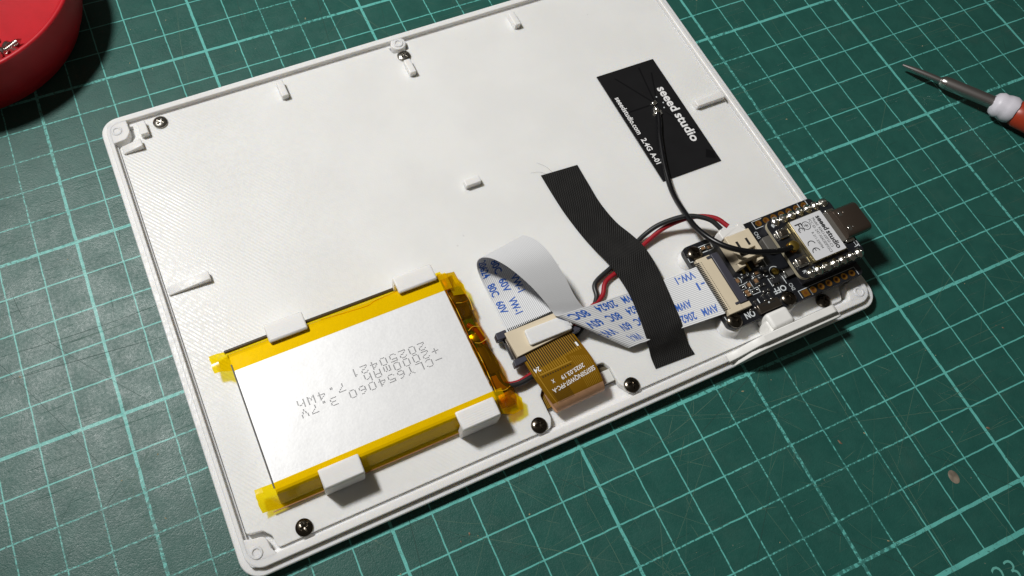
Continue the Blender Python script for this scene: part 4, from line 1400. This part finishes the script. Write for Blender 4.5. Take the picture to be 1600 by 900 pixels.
def arc(cx, cy, rad, w, a0, a1, n=16):
    b = len(V)
    for k in range(n + 1):
        a = math.radians(a0 + (a1 - a0) * k / n)
        for q in (rad - w / 2, rad + w / 2):
            V.append((cx + q * math.cos(a), cy + q * math.sin(a), 13.86))
    for k in range(n):
        F.append((b + 2 * k, b + 2 * k + 1, b + 2 * k + 3, b + 2 * k + 2))
arc(164.9, 24.9, 1.15, 0.17, 0, 360, 28)
for x0, x1, y0, y1 in ((164.3, 165.5, 24.85, 25.0), (164.8, 164.95, 24.3, 25.6), (165.2, 165.35, 24.4, 25.2), (164.3, 164.45, 24.7, 25.4)):
    b = len(V)
    V += [(x0, y0, 13.86), (x1, y0, 13.86), (x1, y1, 13.86), (x0, y1, 13.86)]
    F.append((b, b + 1, b + 2, b + 3))
arc(163.0, 19.6, 1.05, 0.24, 0, 180)                       # CE mark: two open arcs
arc(163.0, 17.4, 1.05, 0.24, 0, 180)
b = len(V)
V += [(162.9, 17.6, 13.86), (163.1, 17.6, 13.86), (163.1, 18.4, 13.86), (162.9, 18.4, 13.86)]
F.append((b, b + 1, b + 2, b + 3))
link_mesh('approval_marks', py_mesh('approval_marks', V, F), 'ink_black', sh)
# USB socket
us = empty('usb_socket', (177, 21.7, Z1))
us.parent = mc
us.location = Vector((177, 21.7, Z1)) * S - parent_loc(mc)
def usb_shell():
    def sect(x, hy, hz, r, n=6):
        cy, cz = 21.75, 13.5
        o = rrect(cy - hy, cy + hy, cz - hz, cz + hz, r, n)
        return [(x, y, z) for y, z in o]
    secs = [sect(173.3, 4.35, 1.55, 1.4), sect(173.4, 4.45, 1.6, 1.45), sect(180.8, 4.45, 1.6, 1.45), sect(181.0, 4.35, 1.5, 1.4), sect(181.0, 4.1, 1.25, 1.2), sect(174.5, 4.1, 1.25, 1.2)]
    vs, fs = [], []
    m = len(secs[0])
    for s_ in secs:
        vs += s_
    for i in range(len(secs) - 1):
        for k in range(m):
            fs.append((i * m + k, i * m + (k + 1) % m, (i + 1) * m + (k + 1) % m, (i + 1) * m + k))
    fs.append(tuple(range(m - 1, -1, -1)))
    fs.append(tuple(range((len(secs) - 1) * m, len(secs) * m)))
    return py_mesh('usb_shell', vs, fs, 35)
link_mesh('usb_shell', usb_shell(), 'usb', us)
box('usb_tongue', (175, 180.2, 18.6, 24.9, 13.2, 13.8), 'latch', us, 0.1)
for x, y in ((174.8, 24.2), (174.7, 19.6)):
    box('shell_tab', (x - 0.5, x + 0.5, y - 0.75, y + 0.75, 15.05, 15.17), 'nickel', us, 0.04, 1)
    box('shell_tab', (x + 1.0, x + 1.4, y - 0.2, y + 0.2, 15.05, 15.16), 'nickel', us, 0.03, 1)
box('usb_base', (171.6, 174.2, 17.2, 26.3, Z1, 13.2), 'chip', us, 0.25)
for y0, y1 in ((26.2, 27.0), (16.6, 17.4)):
    box('usb_foot', (173.0, 175.6, y0, y1, Z1 - 0.02, 13.1), 'solder', us, 0.15)
for y in (25.6, 16.6):
    bt = box('push_button', (156.6, 159.9, y - 1.35, y + 1.35, Z1, 13.2), 'nickel', mc, 0.15)
    box('button_cap', (157.3, 159.2, y - 0.75, y + 0.75, 13.15, 13.55), 'steel_dark', bt, 0.15)
    for dx in (-0.4, 3.7):
        box('button_lead', (156.6 + dx - 0.25, 156.6 + dx + 0.25, y - 0.8, y + 0.8, Z1, Z1 + 0.25), 'solder', bt, 0.05)
link_mesh('antenna_socket', lathe_mesh('antenna_socket', [(1.5, Z1), (1.5, Z1 + 0.35), (0.9, Z1 + 0.4), (0.8, Z1 + 0.5)], 20, 158.3, 21.2), 'gold', mc)
V, F = quads([(160.3, 160.55, 13.0, 14.4), (176.0, 176.2, 14.6, 15.6), (174.6, 175.8, 14.9, 15.05), (157.2, 157.4, 28.0, 29.2)], Z1 + 0.03)
link_mesh('module_silkscreen', py_mesh('module_silkscreen', V, F), 'silk', mc)
flat_text([('C3', (175.2, 16.6), DOWN, 1.0, 1.6, 0.01), ('R', (157.0, 14.4), DOWN, 1.0, 0.8, 0.01), ('B', (157.0, 29.0), DOWN, 1.0, 0.8, 0.01)], Z1 + 0.035, 'module_lettering', 'silk', mc)

# ---------------------------------------------------------------- red dish with loose screws
bowl = empty('screw_dish', (-27, 181, 0), 'round red plastic dish at the corner of the mat', 'dish')
link_mesh('dish_wall', lathe_mesh('dish_wall', [(0, 0.05), (31.6, 0.05), (32.6, 0.5), (33.2, 2.5), (34.6, 5.0), (35.5, 8.5), (35.9, 13), (36.1, 18.8), (36.0, 19.6), (35.5, 20.0), (34.9, 19.9), (34.4, 19.4), (34.1, 12), (33.2, 6.0), (31.8, 3.4), (30.0, 2.6), (0, 2.5)], 96, -27, 181, 30), 'red', bowl)
link_mesh('rim_bead', lathe_mesh('rim_bead', [(36.0, 19.3), (36.25, 19.6), (36.1, 20.0), (35.6, 20.2), (35.1, 20.1), (34.9, 19.8)], 96, -27, 181, 50), 'red', bowl)
def loose_screw(x, y, z, ang, tilt, lab):
    o = empty('loose_screw', (x, y, z), lab, 'screw', 'loose screws in the red dish')
    prof = [(0, 0.0), (1.7, 0.15), (1.9, 0.6), (1.7, 1.1), (0.9, 1.3), (0.9, 1.5)]
    zz = 1.5
    while zz < 6.0:
        prof += [(1.12, zz + 0.2), (0.85, zz + 0.45)]
        zz += 0.5
    prof += [(0.6, 6.6), (0, 7.4)]
    me = lathe_mesh('screw_body', prof, 18, smooth=30)
    me.materials.append(M['nickel'])
    c = bpy.data.objects.new('screw_body', me)
    COL.objects.link(c)
    c.parent = o
    o.rotation_euler = (0, math.pi / 2 + tilt, ang)
loose_screw(-17.6, 167.0, 4.4, -0.75, 0.15, 'small silver screw with its point aimed at the dish rim')
loose_screw(-19.0, 164.4, 4.4, 0.5, 0.0, 'small silver screw lying beneath the pointed one in the dish')
loose_screw(-19.5, 168.6, 6.3, -1.6, 0.3, 'small silver screw at the back of the heap in the dish')

# ---------------------------------------------------------------- screwdriver
sd = empty('screwdriver', (250, 44, 0), 'small screwdriver with steel shaft, white collar and red handle', 'screwdriver')
def drv(name, p0, p1, prof, mat, n=28, smooth=40, jag=0.0):
    p0, p1 = Vector(p0), Vector(p1)
    L = (p1 - p0).length
    me = lathe_mesh(name, [(r, t * L) for r, t in prof], n, smooth=smooth)
    q = (p1 - p0).to_track_quat('Z', 'Y')
    rr = random.Random(2)
    for v in me.vertices:
        co = Vector(v.co) / S
        if jag:
            co.z += rr.uniform(-jag, jag)
            co.x += rr.uniform(-jag, jag) * 0.4
            co.y += rr.uniform(-jag, jag) * 0.4
        v.co = (p0 + q @ co) * S
    return link_mesh(name, me, mat, sd)
A0, A1, A2, A3, A4 = (237.0, 64.0, 3.0), (243.6, 54.2, 3.9), (253.2, 39.9, 5.2), (256.0, 35.6, 5.6), (283, -5, 6.2)
drv('tip', A0, A1, [(0, 0), (0.35, 0.0), (0.55, 0.12), (0.8, 0.3), (0.95, 0.5), (0.95, 1.0), (0, 1.0)], 'driver_steel')
drv('ferrule', A1, (244.7, 52.6, 4.05), [(0, -0.1), (1.2, 0.0), (1.75, 0.35), (1.95, 1.0), (0, 1.0)], 'nickel')
drv('shaft', (244.6, 52.7, 4.03), A2, [(1.9, 0), (1.95, 0.05), (1.95, 1.0), (0, 1.0)], 'driver_steel')
drv('collar', (252.6, 40.8, 5.1), A3, [(2.0, -0.05), (3.2, 0.05), (3.9, 0.25), (3.7, 0.42), (4.0, 0.6), (4.1, 0.85), (3.8, 1.0), (0, 1.0)], 'driver_cap', 28, 60, 0.16)
drv('handle', A3, A4, [(3.4, 0), (4.2, 0.03), (4.4, 0.2), (5.4, 0.5), (5.4, 0.9), (4.0, 1.0), (0, 1.0)], 'driver_red')

# ---------------------------------------------------------------- grit on the mat
def scatter(name, mat, n, zone, smin, smax, seed, lab):
    rr = random.Random(seed)
    vs, fs = [], []
    for _ in range(n):
        for _try in range(30):
            u, v = rr.uniform(*zone[0]), rr.uniform(*zone[1])
            x, y = mat_xy(u, v)
            if not (-3 < x < 182 and -4 < y < 136) and (x + 27) ** 2 + (y - 181) ** 2 > 40 ** 2:
                break
        s = rr.uniform(smin, smax)
        st = rr.uniform(0.6, 2.6)
        a = rr.uniform(0, 6.28)
        b = len(vs)
        c, sn = math.cos(a), math.sin(a)
        k = 7
        for i in range(k):
            t = 6.283 * i / k
            px, py = s * st * math.cos(t) * rr.uniform(0.6, 1.1), s * math.sin(t) * rr.uniform(0.6, 1.1)
            vs.append((x + px * c - py * sn, y + px * sn + py * c, 0.01))
        vs.append((x, y, s * rr.uniform(0.3, 0.7) + 0.02))
        for i in range(k):
            fs.append((b + i, b + (i + 1) % k, b + k))
    o = link_mesh(name, py_mesh(name, vs, fs), mat)
    tag(o, lab, 'grit', kind='stuff')
    return o
scatter('plastic_crumbs', 'crumb', 120, ((-28, 3), (-13, 13)), 0.07, 0.22, 11, 'tiny pale crumbs scattered over the green mat')
scatter('copper_shavings', 'crumb2', 15, ((-22, 0), (-12, -3)), 0.12, 0.38, 21, 'small brown shavings on the near part of the mat')
st = link_mesh('dried_spot', lathe_mesh('dried_spot', [(1.5, 0.012), (1.3, 0.08), (0.7, 0.10), (0, 0.09)], 22, smooth=60), 'smudge', loc=(168.8, -45.3, 0))
st.scale = (0.85, 1.15, 1)
tag(st, 'brown dried spot on the mat near the ruler edge', 'spot')
